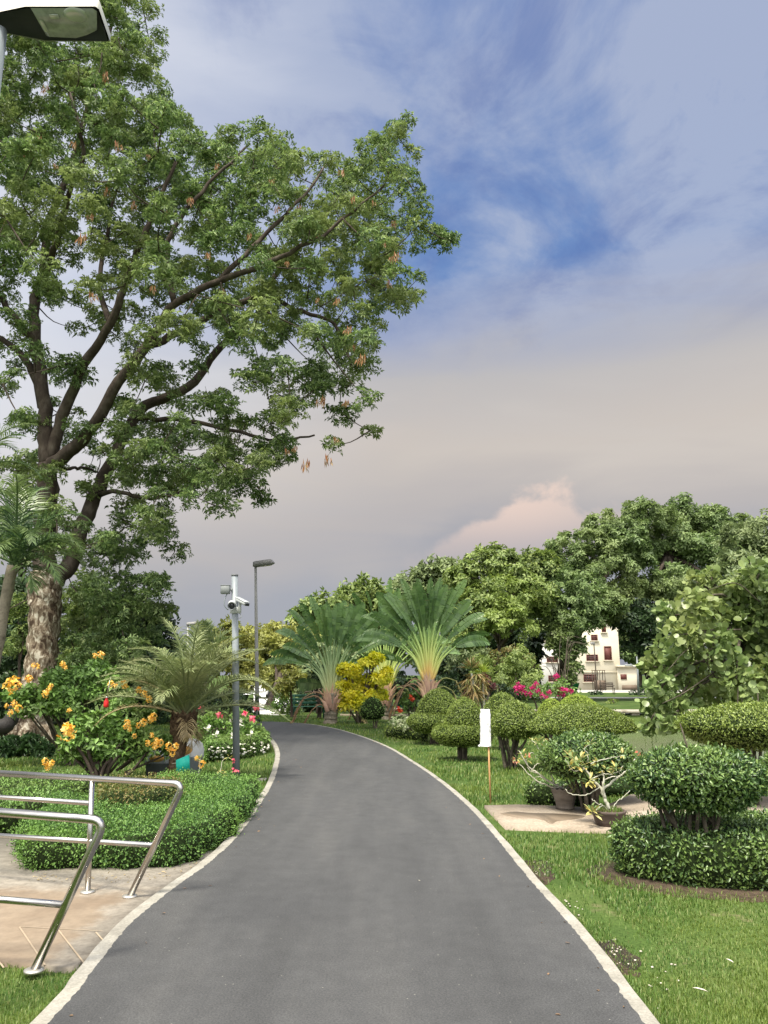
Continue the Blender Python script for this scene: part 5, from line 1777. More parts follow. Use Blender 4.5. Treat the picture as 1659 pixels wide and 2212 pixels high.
def fan_palm(label, origin_px, Y_, foot_px, pet_px, blade_px, angs, petm, seed=0, tilt=0.0, wpx=24, trunk_r=.22, yaw=0.2, petr=.034, lower=(), sheath=36):
    o = P(*origin_px, Y_)
    ft = np.array([P(foot_px, 1500, Y_)[0], Y_, 0])
    root = thing('fan_palm', label, 'palm', ft, 'traveller palms with flat fans of banana-like leaves')
    pr = petm
    mb = MB()
    q = catmull([ft - (0, 0, .05), ft * .5 + o * .5 + (.03, 0, 0), o], 8)
    mb.tube(q, np.interp(np.linspace(0, 1, len(q)), [0, .15, 1], [trunk_r * 1.1, trunk_r * .85, trunk_r]), 12, lump=.05)
    for k in range(9):      # leaf-scar rings
        c = q[int(len(q) * k / 9)]
        mb.tube([c, c + (0, 0, .03)], trunk_r * .98, 12)
    mb.build('trunk', m_ltrunk, root, smooth=True)
    pet, bla = M(pet_px, Y_, o[2]), M(blade_px, Y_, o[2])
    wd = M(wpx, Y_, o[2])
    fw = np.array([math.cos(yaw), math.sin(yaw), 0])
    nrm = np.array([-math.sin(yaw), math.cos(yaw), 0])
    for i, a in enumerate(angs):
        a = a + RS.uniform(-3, 3)
        r = math.radians(a)
        rp = r * .38
        dv = lambda q_: unit(fw * math.sin(q_) + np.array([0, 0, math.cos(q_)]) + nrm * ((i % 3) - 1) * .05)
        d = dv(r * 1.0)
        h0 = abs(a) / 90
        p0 = o + np.array([0, (i % 2) * .03, -.25 * h0]) + fw * math.sin(r) * .05
        L = pet * RS.uniform(.86, 1.06) * (1 - .12 * h0)
        m1 = p0 + dv(rp) * L * .62
        e = m1 + dv(r * .72) * L * .38
        q = catmull([p0, p0 + dv(rp) * L * .3, m1, e], 5)
        mp = MB()
        mp.tube(q, np.linspace(petr * 1.7, petr * .7, len(q)), 6, t=np.linspace(0, 1, len(q)), caps=False)
        pt = mp.build('petiole', pr, root, smooth=True, attr=True)
        mb = MB()
        sd = fw * math.cos(r + tilt) - np.array([0, 0, math.sin(r + tilt)])
        # blades turn partly edge-on
        sd = unit(sd * math.cos(.5) + nrm * math.sin(RS.uniform(-1.1, 1.1)))
        banana_blade(mb, e, d, sd, bla * RS.uniform(.72, 1.12), wd * RS.uniform(.6, 1.0), curl=.2 + .75 * h0 + RS.uniform(0, .25))
        mb.build('blade', m_fan, pt)
    for i in range(5):
        sg = 1 if i % 2 else -1
        p0 = o + fw * sg * .12 + np.array([0, -.1 + .05 * i, -.15 - .1 * i])
        e = p0 + fw * sg * RS.uniform(.5, .9) + np.array([0, RS.uniform(-.3, .1), RS.uniform(-.1, .35)])
        mq = MB()
        mq.tube(catmull([p0, (p0 + e) / 2 + (0, 0, .18), e], 5), np.linspace(.03, .012, 11), 5)
        banana_blade(mq, e, np.array([sg * .5, RS.uniform(-.4, .4), -1.0]), np.array([.3, 1, 0.1]) + RS.normal(size=3) * .3, bla * RS.uniform(.5, .8), wd * .55, curl=.8, tear=.8)
        mq.build('dead_leaf', m_drac if i % 2 else m_twigd, root)
    mb = MB()
    for i in range(16):
        a = (i % 8) / 3.5 - 1 + RS.uniform(-.08, .08)
        r = a * .40
        d = unit(fw * math.sin(r) + np.array([0, 0, math.cos(r)]))
        sd = fw * math.cos(r) - np.array([0, 0, math.sin(r)])
        p0 = o + fw * a * .10 + np.array([0, 0, -.42 - .18 * (i // 8) + .12 * (1 - abs(a))])
        L = M(sheath, Y_, o[2]) * RS.uniform(.8, 1.25)
        y = -.16 - .03 * (i % 3) - .03 * (i // 8)
        w_ = RS.uniform(.05, .075)
        k0 = RS.uniform(-.25, .35)
        V = [p0 - sd * w_ + (0, y, 0), p0 + (0, y - .03, 0), p0 + sd * w_ + (0, y, 0),
             p0 + d * L * .6 - sd * w_ * .8 + (0, y + .02, 0), p0 + d * L * .6 + (0, y - .02, 0), p0 + d * L * .6 + sd * w_ * .8 + (0, y + .02, 0),
             p0 + d * L + sd * w_ * a * 1.2 + (0, y - .02 - .04 * RS.rand(), 0)]
        mb.add(V, [[0, 1, 4, 3], [1, 2, 5, 4], [3, 4, 6], [4, 5, 6]], 0, [k0, k0, k0, .6 + k0, .6 + k0, .6 + k0, 1])
    mb.build('sheaths', m_sheath, root, attr=True)
    return root


fan_palm('left fan palm on a stout ringed trunk standing by the road, greyer leaves', (716, 1497), 27, 714, 116, 98, [-72, -65, -58, -54, -50, -43, -36, -30, -24, -18, -12, -7, -2, 3, 8, 13, 19, 25, 31, 38, 46, 55, 64, 74], m_petg, seed=1, wpx=26, trunk_r=.25, yaw=.15, tilt=0)
fan_palm('middle fan palm half hidden behind the golden shrub', (832, 1490), 29.5, 832, 118, 112, [-70, -60, -50, -42, -34, -26, -19, -12, -5, 2, 9, 16, 24, 33, 42, 52, 62, 72], m_pet, seed=2, wpx=24, trunk_r=.25, yaw=-.2)
fan_palm('right fan palm with the widest fan and orange-yellow stalks', (925, 1468), 24, 925, 124, 102, [-68, -60, -54, -47, -41, -35, -30, -26, -22, -18, -14, -10, -7, -4, -1, 2, 5, 8, 12, 16, 20, 25, 30, 36, 43, 51, 60, 70], m_pet, seed=3, wpx=27, trunk_r=.2, yaw=0, petr=.034)
# loose low banana-like leaf by the left fan palm
root = thing('young_fan_palm', 'single low banana-like leaf left of the left fan palm', 'palm', (P(690, 1500, 27.5)[0], 27.5, 0))
mb = MB()
a = P(712, 1545, 27.5)
b = P(702, 1478, 27.3)
mb.tube(catmull([np.array([a[0], 27.5, 0]), (a + b) / 2 + (.08, 0, 0), b], 5), .022, 6)
mb.build('stalk', m_petg, root)
mb = MB()
banana_blade(mb, b, np.array([-1, -.1, .12]), np.array([0, -.55, 1]), M(62, 27), M(30, 27), curl=.3)
mb.build('blade', m_areca, root)

# ================================================================== SEA GRAPE (right)
def sea_grape():
    root = thing('sea_grape_tree', 'round-leaved tree with hanging seed strings at the right edge over the pond', 'tree', (P(1610, 1500, 13.2)[0], 13.2, 0))
    Y_ = 12.6
    bl = [(1640, 1240, 40), (1600, 1262, 36), (1655, 1290, 50), (1560, 1285, 32), (1500, 1300, 36), (1450, 1330, 32), (1545, 1330, 50), (1610, 1340, 60), (1480, 1370, 42), (1430, 1395, 30), (1540, 1395, 50), (1600, 1410, 56), (1470, 1430, 40), (1410, 1440, 24),
          (1530, 1450, 46), (1590, 1470, 50), (1650, 1450, 50), (1430, 1480, 30), (1480, 1490, 36), (1410, 1515, 26), (1450, 1530, 32), (1415, 1555, 26), (1395, 1570, 16), (1440, 1565, 18), (1520, 1500, 30), (1650, 1370, 46), (1700, 1350, 50), (1720, 1280, 40), (1700, 1450, 50), (1500, 1255, 18), (1535, 1240, 16), (1560, 1510, 26), (1640, 1510, 26)]
    B = []
    for x, y, r in bl:
        yy = Y_ + RS.uniform(-.7, .9)
        c = P(x, y, yy)
        rr = M(r, yy, c[2])
        B.append((c[0], c[1], c[2], rr, rr * 1.1, rr * .9))
    mb = MB()
    foot = np.array([P(1610, 1500, 13.2)[0], 13.2, -.1])
    pts = catmull([foot, P(1600, 1560, 13.2), P(1588, 1490, 13.1), P(1600, 1400, 13), P(1620, 1300, 12.9)], 6)
    mb.tube(pts, np.linspace(.13, .06, len(pts)), 10, lump=.06)
    for b in B:
        e = np.array(b[:3])
        a = pts[RS.randint(8, len(pts))]
        mid = (a + e) / 2 + np.array([0, 0, .18])
        mb.tube(catmull([a, mid, e], 4), np.linspace(.035, .012, 9), 6)
    for (x0, y0, x1, y1, x2, y2) in ((1600, 1360, 1520, 1362, 1440, 1378), (1560, 1490, 1500, 1400, 1440, 1450), (1640, 1300, 1590, 1260, 1530, 1275), (1560, 1440, 1480, 1495, 1430, 1520)):
        mb.tube(catmull([P(x0, y0, 12.2), P(x1, y1, 11.9), P(x2, y2, 11.8)], 6), np.linspace(.012, .005, 13), 6)
    mb.build('trunk', m_stem, root, smooth=True)
    mb = MB()
    for b in B:
        n = int(165 * (b[3] / .3) ** 2) + 30
        d = rdir(n)
        k_ = unit(d + rdir(14)[RS.randint(0, 14, n)] * .9)
        d = k_
        pos = np.array(b[:3]) + d * np.array(b[3:]) * (RS.uniform(.35, 1.05, n))[:, None]
        yd = unit(d * .6 + rdir(n) * .6 + np.array([0, 0, -.1]))
        nz = unit(np.array([0, -.3, .6]) + d * .3 + rdir(n) * 1.1)
        s = RS.uniform(.06, .128, n)
        mb.scatter(ROUND[0], ROUND[1], pos, frames(yd, nz), np.stack([s * 1.08, s, s], 1))
    mb.build('crown', m_grape, root)
    mb = MB()
    first = None
    for k in range(60):
        b = B[RS.randint(len(B))]
        p = np.array(b[:3]) + np.array([RS.uniform(-1, 1) * b[3], -b[4] * .9, RS.uniform(-1, .2) * b[5]])
        if first is None:
            n = 30
            z = -np.linspace(0, .26, n)
            pos = np.stack([np.sin(z * 9) * .012, np.cos(z * 7) * .008, z], 1)
            mbs = MB()
            mbs.scatter(ROUND[0], ROUND[1], pos + p, frames(rdir(n), rdir(n)), np.full(n, .018))
            mbs.tube(pos + p, .003, 4)
            first = mbs.build('seed_string', m_grape, None, origin=p)
            first.parent = root
            first.location = p - ORIGIN[root.name]
        else:
            place('seed_string', first, root, p, RS.uniform(0, 6), RS.uniform(.7, 1.3))


sea_grape()

# ================================================================== GRASS
def in_poly(x, y, poly):
    poly = np.asarray(poly)[:, :2]
    inside = np.zeros(len(x), bool)
    j = len(poly) - 1
    for i in range(len(poly)):
        xi, yi = poly[i]
        xj, yj = poly[j]
        c = ((yi > y) != (yj > y)) & (x < (xj - xi) * (y - yi) / (yj - yi + 1e-12) + xi)
        inside ^= c
        j = i
    return inside


roadpoly = np.concatenate([resample(Lc, 200) + side(resample(Lc, 200)) * .13, (resample(Rc, 200) - side(resample(Rc, 200)) * .12)[::-1]])


def grass(n, y0, y1, h, w, seed, name, label):
    r = np.random.RandomState(seed)
    # density falls with distance squared
    u = r.rand(n)
    y = 1 / (1 / y0 - u * (1 / y0 - 1 / y1)) if y0 > 0 else y0 + u * (y1 - y0)
    half = .72 * y + 1.2
    x = r.uniform(-1, 1, n) * half
    keep = ~in_poly(x, y, roadpoly) & ~in_poly(x, y, PAD) & ~in_poly(x, y, low) & ~in_poly(x, y, slab)
    keep &= (pond_mask(x, y) < .05)
    keep &= ~((((x - 3.1) / 1.36) ** 2 + ((y - 6.78) / .76) ** 2 < 1) & (r.rand(n) < np.where(((x - 3.1) / 1.26) ** 2 + ((y - 6.8) / .66) ** 2 < 1, .97, .55)))
    # thin, worn spots near the kerb
    xr = np.interp(y, Rg_y, Rg_x)
    worn = np.sin(y * 2.1 + 1) * .5 + np.sin(y * 5.3) * .3 + np.sin(x * 3.1 + y * 1.7) * .4
    near = np.abs(x - xr - .22) < .22
    keep &= ~(near & (worn > .15) & (r.rand(n) < .85))
    pat = np.sin(x * 1.3 + 2 * np.sin(y * .7)) * np.sin(y * 1.9 + 1.3 * np.sin(x * 1.1))
    keep &= r.rand(n) < (.80 + .25 * pat)
    x, y = x[keep], y[keep]
    pat = pat[keep]
    n = len(x)
    z = np.zeros(n)
    hh = h * r.uniform(.5, 1.3, n) * (1 + .35 * pat) * np.clip(y / 6, .8, 1.6)
    ww = w * np.clip(y / 5, .8, 6) * r.uniform(.7, 1.3, n)
    a = r.rand(n) * 2 * PI
    lean = r.uniform(.1, .9, n)
    d = np.stack([np.cos(a), np.sin(a)], 1)
    s = np.stack([-d[:, 1], d[:, 0]], 1)
    p = np.stack([x, y], 1)
    v0 = np.c_[p - s * ww[:, None] * .5, z - .01]
    v1 = np.c_[p + s * ww[:, None] * .5, z - .01]
    m0 = p + d * (hh * lean * .3)[:, None]
    v2 = np.c_[m0 + s * ww[:, None] * .4, hh * .6]
    v3 = np.c_[m0 - s * ww[:, None] * .4, hh * .6]
    v4 = np.c_[p + d * (hh * lean)[:, None], hh * (1 - .25 * lean)]
    V = np.stack([v0, v1, v2, v3, v4], 1).reshape(-1, 3)
    b = np.arange(n)[:, None] * 5
    mb = MB()
    mb.add(V, b + np.array([[0, 1, 2, 3]]))
    mb.F.append(b + np.array([[3, 2, 4]]))
    mb.MI.append(np.zeros(n, int))
    tag(mb.build(name, m_grass, origin=(0, 0, 0)), label, 'grass', kind='stuff')


o_ = np.argsort(Rc[:, 1])
Rg_y, Rg_x = Rc[o_, 1], Rc[o_, 0]
grass(640000, 3.3, 34, .035, .0042, 3, 'grass', 'short green lawn grass on both sides of the road')
# longer tufts at the near left corner
r = np.random.RandomState(8)

# ================================================================== HANDRAILS
def rail(label, pts_top, leg, mids, post=None, r=.024, name='handrail'):
    root = thing(name, label, 'handrail', leg, 'steel handrails on the tan concrete')
    mb = MB()
    mb.tube(pts_top, r, 14)
    mb.build('top_rail', m_steel, root, smooth=True)
    for a, b in mids:
        mb = MB()
        mb.tube([a, b], r * .78, 12)
        mb.build('cross_rail', m_steel, root, smooth=True)
    feet = [leg]
    if post is not None:
        mb = MB()
        mb.tube(post, r * .85, 12)
        mb.build('post', m_steel, root, smooth=True)
        feet.append(post[0])
    for q in feet:
        mb = MB()
        mb.lathe([(0, 0), (.052, 0), (.052, .012), (.03, .018), (.0, .018)], (q[0], q[1], .03), 18)
        mb.build('flange', m_steel2, root, smooth=False)
    return root


def bend(a, c, b, r, k=7):
    """rounded corner at c between a and b"""
    d1, d2 = unit(a - c), unit(b - c)
    p, q = c + d1 * r, c + d2 * r
    t = np.linspace(0, 1, k)[:, None]
    return np.concatenate([(1 - t) ** 2 * p + 2 * t * (1 - t) * c + t ** 2 * q])


# rear rail: plane through its two feet
def onplane(px, py, A, B):
    """point on the vertical plane through A and B seen at px, py"""
    d = ray(px, py)
    n = np.array([-(B - A)[1], (B - A)[0], 0])
    t = np.dot(n, A - np.array([0, 0, CAMH])) / np.dot(n, d)
    return np.array([0, 0, CAMH]) + d * t


A, B = G(280, 1938, .03), G(189, 1933, .03)
pl = (A, A + (B - A) * 1.0 + np.array([0, -.0, 0]))
pl = (G(280, 1938, .03), np.array([-3.09, 6.46, 0]))
q = lambda x, y: onplane(x, y, *pl)
corner = q(397, 1693)
far = q(-160, 1661)
legp = q(280, 1938)
top = np.concatenate([[far], bend(far, corner, legp, .09), [legp]])
postf = q(189, 1933)
rail('rear steel handrail with a middle post, ending in a slanted leg', top, legp,
     [(q(-160, 1711), q(193, 1735)), (q(-160, 1795), q(334, 1826))], np.array([postf, q(199, 1684)]))
pl = (G(73, 2099, .03), np.array([-2.33, 4.62, 0]))
corner = q(228, 1772)
far = q(-160, 1742)
legp = q(73, 2099)
top = np.concatenate([[far], bend(far, corner, legp, .085), [legp]])
rail('front steel handrail nearest the camera, ending in a slanted leg', top, legp, [(q(-160, 1930), q(135, 1954))])

# ================================================================== POLES AND LAMPS
def cctv():
    b = G(511, 1683)
    Y_ = b[1]
    root = thing('camera_pole', 'grey steel pole carrying two security cameras beside the left kerb', 'pole', b)
    top = P(507, 1243, Y_)
    mb = MB()
    mb.tube([b - (0, 0, .05), (b + top) / 2, top], [.056, .055, .052], 20)
    mb.build('pole', m_galv, root, smooth=True)
    mb = MB()
    mb.lathe([(.055, 0), (.058, .002), (.058, .02), (.05, .03), (0, .03)], top - (0, 0, .01), 20)
    mb.build('cap', m_cap, root)
    # junction box on its arm
    bx = P(487, 1274, Y_ - .05)
    mb = MB()
    mb.box(bx, (.145, .10, .135), bev=.008)
    mb.box(bx + (0, 0, .070), (.155, .11, .01), bev=.003)
    jb = mb.build('junction_box', m_boxg, root)
    mb = MB()
    mb.tube([bx + (.06, 0, 0), bx + (.15, .04, 0)], .014, 8)
    mb.box(bx + (.105, .02, 0), (.02, .05, .06))
    mb.build('arm', m_boxg, jb)
    mb = MB()
    mb.tube(catmull([bx + (.03, 0, -.07), bx + (.0, -.02, -.16), bx + (.0, -.02, -.26), bx + (.06, 0, -.33)], 5), .009, 7)
    mb.build('cable', m_galv, root, smooth=True)
    # bracket plate
    pc = P(509, 1318, Y_ - .06)
    mb = MB()
    mb.box(pc, (.185, .012, .105), bev=.003)
    mb.box(pc + (.07, -.02, .06), (.045, .04, .22), bev=.004)
    mb.build('bracket', m_camw, root)
    # turret camera facing the viewer
    cc = P(501, 1307, Y_ - .15)
    d = unit(np.array([.15, -1, -.35]))
    mb = MB()
    axis = d
    mb.tube([cc + axis * t for t in (-.10, .02, .06)], [.055, .060, .058], 20)
    mb.tube([cc + axis * t + (0, 0, .012) for t in (-.02, .10)], [.064, .064], 20, caps=False)
    cm = mb.build('turret_camera', m_camw, root, smooth=True)
    mb = MB()
    mb.tube([cc + axis * .061, cc + axis * .068], [.045, .045], 18)
    mb.build('lens', m_black, cm)
    # bullet camera pointing right and down
    p0, p1 = P(513, 1290, Y_ - .02), P(530, 1310, Y_ - .25)
    mb = MB()
    dd = unit(p1 - p0)
    c = (p0 + p1) / 2 + (0.01, 0, 0)
    rz = math.atan2(dd[1], dd[0])
    mb.box(c, (.26, .085, .055), rz=-.75, ry=.36, bev=.01)
    mb.box(c + (0, 0, .036), (.29, .10, .008), rz=-.75, ry=.36, bev=.003)
    bc = mb.build('bullet_camera', m_camw, root)
    mb = MB()
    mb.box(c + (.105, -.10, -.055), (.02, .075, .045), rz=-.75, ry=.36, bev=.003)
    mb.build('lens', m_black, bc)
    mb = MB()
    mb.tube(catmull([pc + (.06, 0, -.05), pc + (.10, 0, -.09), pc + (.09, 0, -.12), pc + (.05, .02, -.13)], 4), .006, 6)
    mb.build('cable', m_camw, root)


cctv()


def lamp_post(label, base, top, head_dir, L, r0, r1, group='street lamps along the road', name='street_lamp', m=None):
    root = thing(name, label, 'street lamp', base, group)
    base, top = np.asarray(base, float), np.asarray(top, float)
    mb = MB()
    mb.tube([base - (0, 0, .05), base * .5 + top * .5, top], [r0, (r0 + r1) / 2, r1], 14)
    mb.lathe([(r0 * 1.9, 0), (r0 * 1.9, .03), (r0 * 1.1, .05)], base, 14)
    mb.build('pole', m or m_concp, root, smooth=True)
    h = unit(np.asarray(head_dir, float))
    s = unit(np.cross(h, [0, 0, 1]))
    u = np.cross(s, h)
    # wedge: deeper at the pole, pointed lip at the end, slanted sides
    def ring(t, w, zt, zb, wt):
        c = top + h * t
        return [c - s * w / 2 + u * zb, c + s * w / 2 + u * zb, c + s * wt / 2 + u * zt, c - s * wt / 2 + u * zt]
    V = []
    for t, w, zt, zb, wt in ((-.06, .17, .15, .0, .11), (.0, .20, .17, -.01, .13), (L * .55, .26, .17, -.01, .17), (L * .88, .25, .165, .01, .16), (L, .20, .06, .04, .17)):
        V += ring(t, w, zt, zb, wt)
    Fs = [[i * 4 + j, i * 4 + (j + 1) % 4, i * 4 + 4 + (j + 1) % 4, i * 4 + 4 + j] for i in range(4) for j in range(4)] + [[3, 2, 1, 0], [16, 17, 18, 19]]
    mb = MB()
    mb.add(V, Fs)
    hd = mb.build('lamp_head', m_lamp, root)
    mb = MB()
    mb.box(top + h * L * .58 - u * .016, (L * .5, .17, .012), rz=math.atan2(h[1], h[0]), ry=-math.asin(h[2]), bev=.003)
    mb.build('diffuser', m_lens, hd)
    return root


b = np.array([P(557, 1555, 25)[0], 25, 0])
lamp_post('tall grey lamp post standing where the road bends, right of the camera pole', b, P(552, 1224, 25), (1, -.25, .10), .64, .075, .04)
lamp_post('distant lamp post above the date palm, its head just clear of the trees', np.array([P(406, 1500, 45)[0], 45, 0]), P(406, 1351, 45), (1, -.2, .08), .62, .07, .05)

# near lamp at the upper left corner
def near_lamp():
    base = np.array([-2.175, 3.72, 0])
    root = thing('street_lamp', 'near street lamp, cream head with dark underside, cut by the upper left corner', 'street lamp', base, 'street lamps along the road')
    mb = MB()
    mb.tube([base - (0, 0, .05), base + (.0, 0, 2.6), base + (0.0, 0, 5.17)], [.055, .045, .04], 20)
    mb.build('pole', m_galv, root, smooth=True)
    # underside corners solved on a horizontal plane
    z = 5.22
    nl, nr_, fr_, fl = G_up(-40, 34, z), G_up(206, 14, z), G_up(238, 90, z + .0), G_up(-40, 62, z)
    mb = MB()
    hgt = .16
    ins = .03
    c = (nl + nr_ + fr_ + fl) / 4
    pts = [nl, G_up(54, 14, z), nr_, G_up(214, 20, z), fr_, G_up(98, 90, z), fl]
    bot = np.array(pts)
    midr = bot + (0, 0, .05)
    topr = np.array([p + unit(c - p) * .05 + np.array([0, 0, hgt]) for p in bot])
    n = len(bot)
    V = np.concatenate([bot, midr, topr])
    Fs = [[i + k * n, (i + 1) % n + k * n, (i + 1) % n + (k + 1) * n, i + (k + 1) * n] for k in (0, 1) for i in range(n)] + [[2 * n + i for i in range(n)]]
    mb.add(V, Fs)
    hd = mb.build('lamp_head', m_cream, root)
    mb = MB()
    inner = np.array([p + unit(c - p) * .012 for p in bot])
    mb.add(np.concatenate([inner + (0, 0, -.001), inner + (0, 0, .03)]), [[i for i in range(n)], [2 * n - 1 - i for i in range(n)]] + [[i, (i + 1) % n, n + (i + 1) % n, n + i] for i in range(n)])
    mb.build('underside', m_under, hd)
    mb = MB()
    L = np.array([G_up(x, y, z - .004) for x, y in ((66, 17), (200, 18), (209, 24), (210, 64), (190, 73), (165, 80), (100, 77))])
    ctr = L.mean(0)
    L2 = np.array([p + (ctr - p) * .12 + np.array([0, 0, -.018]) for p in L])
    n = len(L)
    mb.add(np.concatenate([L, L2]), [[i, (i + 1) % n, n + (i + 1) % n, n + i] for i in range(n)] + [[n + i for i in range(n)]])
    mb.build('diffuser', m_lens, hd)
    mb = MB()
    cc = G_up(163, 36, z - .03)
    mb.lathe([(0, 0), (.035, -.002), (.05, .006), (.054, .014)], cc, 22, 1.25, .9)
    mb.build('reflector', m_refl, hd, smooth=True)
    mb = MB()
    mb.box(G_up(118, 36, z - .026), (.05, .03, .008), bev=.002)
    mb.box(G_up(95, 56, z - .024), (.02, .08, .008), bev=.002)
    mb.build('lamp_gear', m_refl, hd)


def G_up(px, py, z):
    d = ray(px, py)
    t = (z - CAMH) / d[2]
    return np.array([d[0] * t, d[1] * t, z])


near_lamp()
# far lamps beyond the pond
b0 = P(1290, 1491, 70)
b0[2] = .12
lamp_post('thin far lamp post in front of the cream wall', b0, P(1283, 1392, 70), (-.7, -.7, .02), .5, .06, .045, 'lamp posts beyond the pond', m=m_benchd)
Y_ = 58
root = thing('street_lamp', 'far twin-armed lamp post beside the small annex', 'street lamp', (P(1380, 1500, Y_)[0], Y_, .12), 'lamp posts beyond the pond')
mb = MB()
mb.tube([P(1380, 1510, Y_), P(1376, 1418, Y_)], [.09, .06], 10)
mb.build('pole', m_galv, root)
for s_, x, y in ((-1, 1361, 1438), (1, 1388, 1440)):
    mb = MB()
    e = P(x, y, Y_)
    mb.tube([P(1377, 1441, Y_), e], .03, 6)
    mb.box(e + (s_ * .1, 0, .02), (.55, .22, .12), bev=.03)
    mb.build('lamp_head', m_camw, root)

# ================================================================== WRAPPED SIGN
b = G(1060, 1737)
Y_ = b[1]
root = thing('wrapped_sign', 'narrow sign wrapped in white plastic on a bare wooden stick by the right kerb', 'sign', b)
t_ = P(1055, 1608, Y_)
mb = MB()
mb.tube([b - (0, 0, .05), (b + t_) / 2, t_ + (0, 0, .1)], [.012, .0115, .011], 8)
mb.build('stick', m_wood, root, smooth=True)
mb = MB()
n = 40
prof = []
V = []
rows_ = 16
zc0, zc1 = P(1049, 1612, Y_), P(1048, 1533, Y_)
r = np.random.RandomState(3)
for k in range(rows_):
    u = k / (rows_ - 1)
    c = zc0 * (1 - u) + zc1 * u
    w = M(11.3, Y_) * (1 + (.18 if k == 0 else 0) - (.1 if k > 13 else 0)) + r.normal() * .0025
    if k == 0:
        c = c + (-.012, 0, 0)
    a = np.arange(n) * 2 * PI / n
    sx = np.sign(np.cos(a)) * np.abs(np.cos(a)) ** .35
    sy = np.sign(np.sin(a)) * np.abs(np.sin(a)) ** .5
    cr = 1 + r.normal(size=n) * .02
    V.append(np.stack([c[0] + sx * w * cr, c[1] + sy * .032 * cr * (1 + .15 * r.normal(size=n)), np.full(n, c[2]) + (r.normal(size=n) * .006 if k in (0, rows_ - 1) else r.normal(size=n) * .002)], 1))
V = np.concatenate(V)
i = np.arange(rows_ - 1)[:, None] * n
j = np.arange(n)[None]
mb.add(V, np.stack([i + j, i + (j + 1) % n, i + n + (j + 1) % n, i + n + j], -1).reshape(-1, 4))
mb.F.append(np.array([list(range((rows_ - 1) * n, rows_ * n))]))
mb.MI.append(np.array([0]))
mb.build('plastic_wrap', m_wrap, root)

# ================================================================== POTS WITH DESERT ROSES
def pot(label, c, r, h, mat, name='clay_pot', wavy=False, bowl=False):
    root = thing(name, label, 'pot', c, 'clay pots by the peach path')
    mb = MB()
    if bowl:
        prof = [(0, 0), (.78, 0), (.86, .3), (.97, .75), (1.04, .84), (1.06, .95), (1.0, 1.0), (.93, .97), (.90, .82), (.0, .80)]
    else:
        prof = [(0, 0), (.66, 0), (.70, .05), (.66, .12), (.74, .35), (.90, .7), (1.0, .92), (1.03, 1.0), (.95, 1.0), (.92, .88), (0, .86)]

    def fn(V):
        V = V.copy()
        a = np.arctan2(V[:, 1], V[:, 0])
        if wavy:
            V[:, 2] += np.where(V[:, 2] > h * .9, np.sin(a * 14) * .012, 0)
        return V
    mb.lathe([(p[0] * r, p[1] * h) for p in prof], c, 56, fn=fn)
    mb.build('pot_body', mat, root, smooth=True)
    mb = MB()
    mb.lathe([(0, .02), (r * .55, .015), (r * .9, 0)], np.asarray(c) + (0, 0, h * .87), 24)
    mb.build('soil', m_soil, root, smooth=True)
    return root


c1 = G(1226, 1750, .035)
c2 = G(1322, 1786, .035)
c1[1] += .12
p1 = pot('taller clay pot with a wavy rim holding the left desert rose', c1, M(28, c1[1]) * 1.0, .235, m_pot, wavy=True)
p2 = pot('wide low dark bowl pot with grass holding the right desert rose', c2 + (0, .1, 0), M(35, c2[1]), .155, m_pot2, bowl=True)


def desert_rose(label, c, Y_, lines, tips, flo, group='desert roses growing in the clay pots', pets=m_salmon):
    root = thing('desert_rose', label, 'plant', c, group)
    mb = MB()
    for pts, r0, r1 in lines:
        n = len(pts)
        q = [P(x, y, Y_ + dy) for x, y, dy in pts]
        q = catmull(q, 5)
        q[1:] += RS.normal(size=(len(q) - 1, 3)) * .0035
        mb.tube(q, np.linspace(r0 * .72, r1 * .72, len(q)), 8, lump=.1)
    mb.build('branches', m_pale, root, smooth=True)
    first = None
    for (x, y, dy, s) in tips:
        p = P(x, y, Y_ + dy)
        mb = MB()
        rosette(mb, p, 12, .076 * s, .027 * s, LEAF6, el=(-.6, 1.1))
        mb.build('leaf_rosette', m_rosette, root)
    for (x, y, dy) in flo:
        p = P(x, y, Y_ + dy)
        mb = blossom(3, .022, .035, int(x))
        mb.V = [v + p for v in mb.V]
        mb.build('flower', pets, root)
    return root


yy = c1[1]
desert_rose('left desert rose with bare pale arching branches leaning left', c1 + (0, 0, .2), yy,
            [([(1228, 1708, 0), (1212, 1700, 0), (1190, 1690, -.02), (1165, 1672, -.04), (1142, 1656, -.05), (1128, 1632, -.05), (1122, 1622, -.05)], .022, .006),
             ([(1215, 1700, 0), (1195, 1700, -.05), (1165, 1690, -.1), (1142, 1672, -.12), (1124, 1652, -.1), (1112, 1645, -.1)], .014, .004),
             ([(1198, 1690, 0), (1188, 1668, .05), (1178, 1645, .08), (1160, 1610, .08), (1150, 1600, .08)], .013, .004),
             ([(1180, 1650, .08), (1170, 1630, .1), (1168, 1612, .1), (1176, 1600, .1)], .008, .003),
             ([(1182, 1655, .06), (1196, 1640, .05), (1206, 1622, .05)], .008, .003),
             ([(1150, 1662, -.05), (1160, 1650, 0), (1178, 1648, 0), (1190, 1660, .05)], .007, .004),
             ([(1142, 1656, -.05), (1136, 1640, 0), (1150, 1626, .02), (1160, 1640, .02)], .006, .003),
             ([(1165, 1672, -.04), (1150, 1668, -.1), (1138, 1658, -.1)], .008, .003),
             ([(1175, 1682, 0), (1160, 1678, .04), (1150, 1690, 0)], .007, .003)],
            [(1130, 1628, -.05, .9), (1136, 1640, -.05, 1.0), (1118, 1640, -.1, .8), (1164, 1604, .08, .8), (1172, 1596, .1, .8), (1150, 1602, .1, .7), (1234, 1702, -.05, 1.3), (1238, 1715, -.12, 1.3), (1228, 1695, 0, 1.2), (1246, 1706, -.1, 1.1)],
            [(1112, 1644, -.1), (1140, 1632, -.06)])
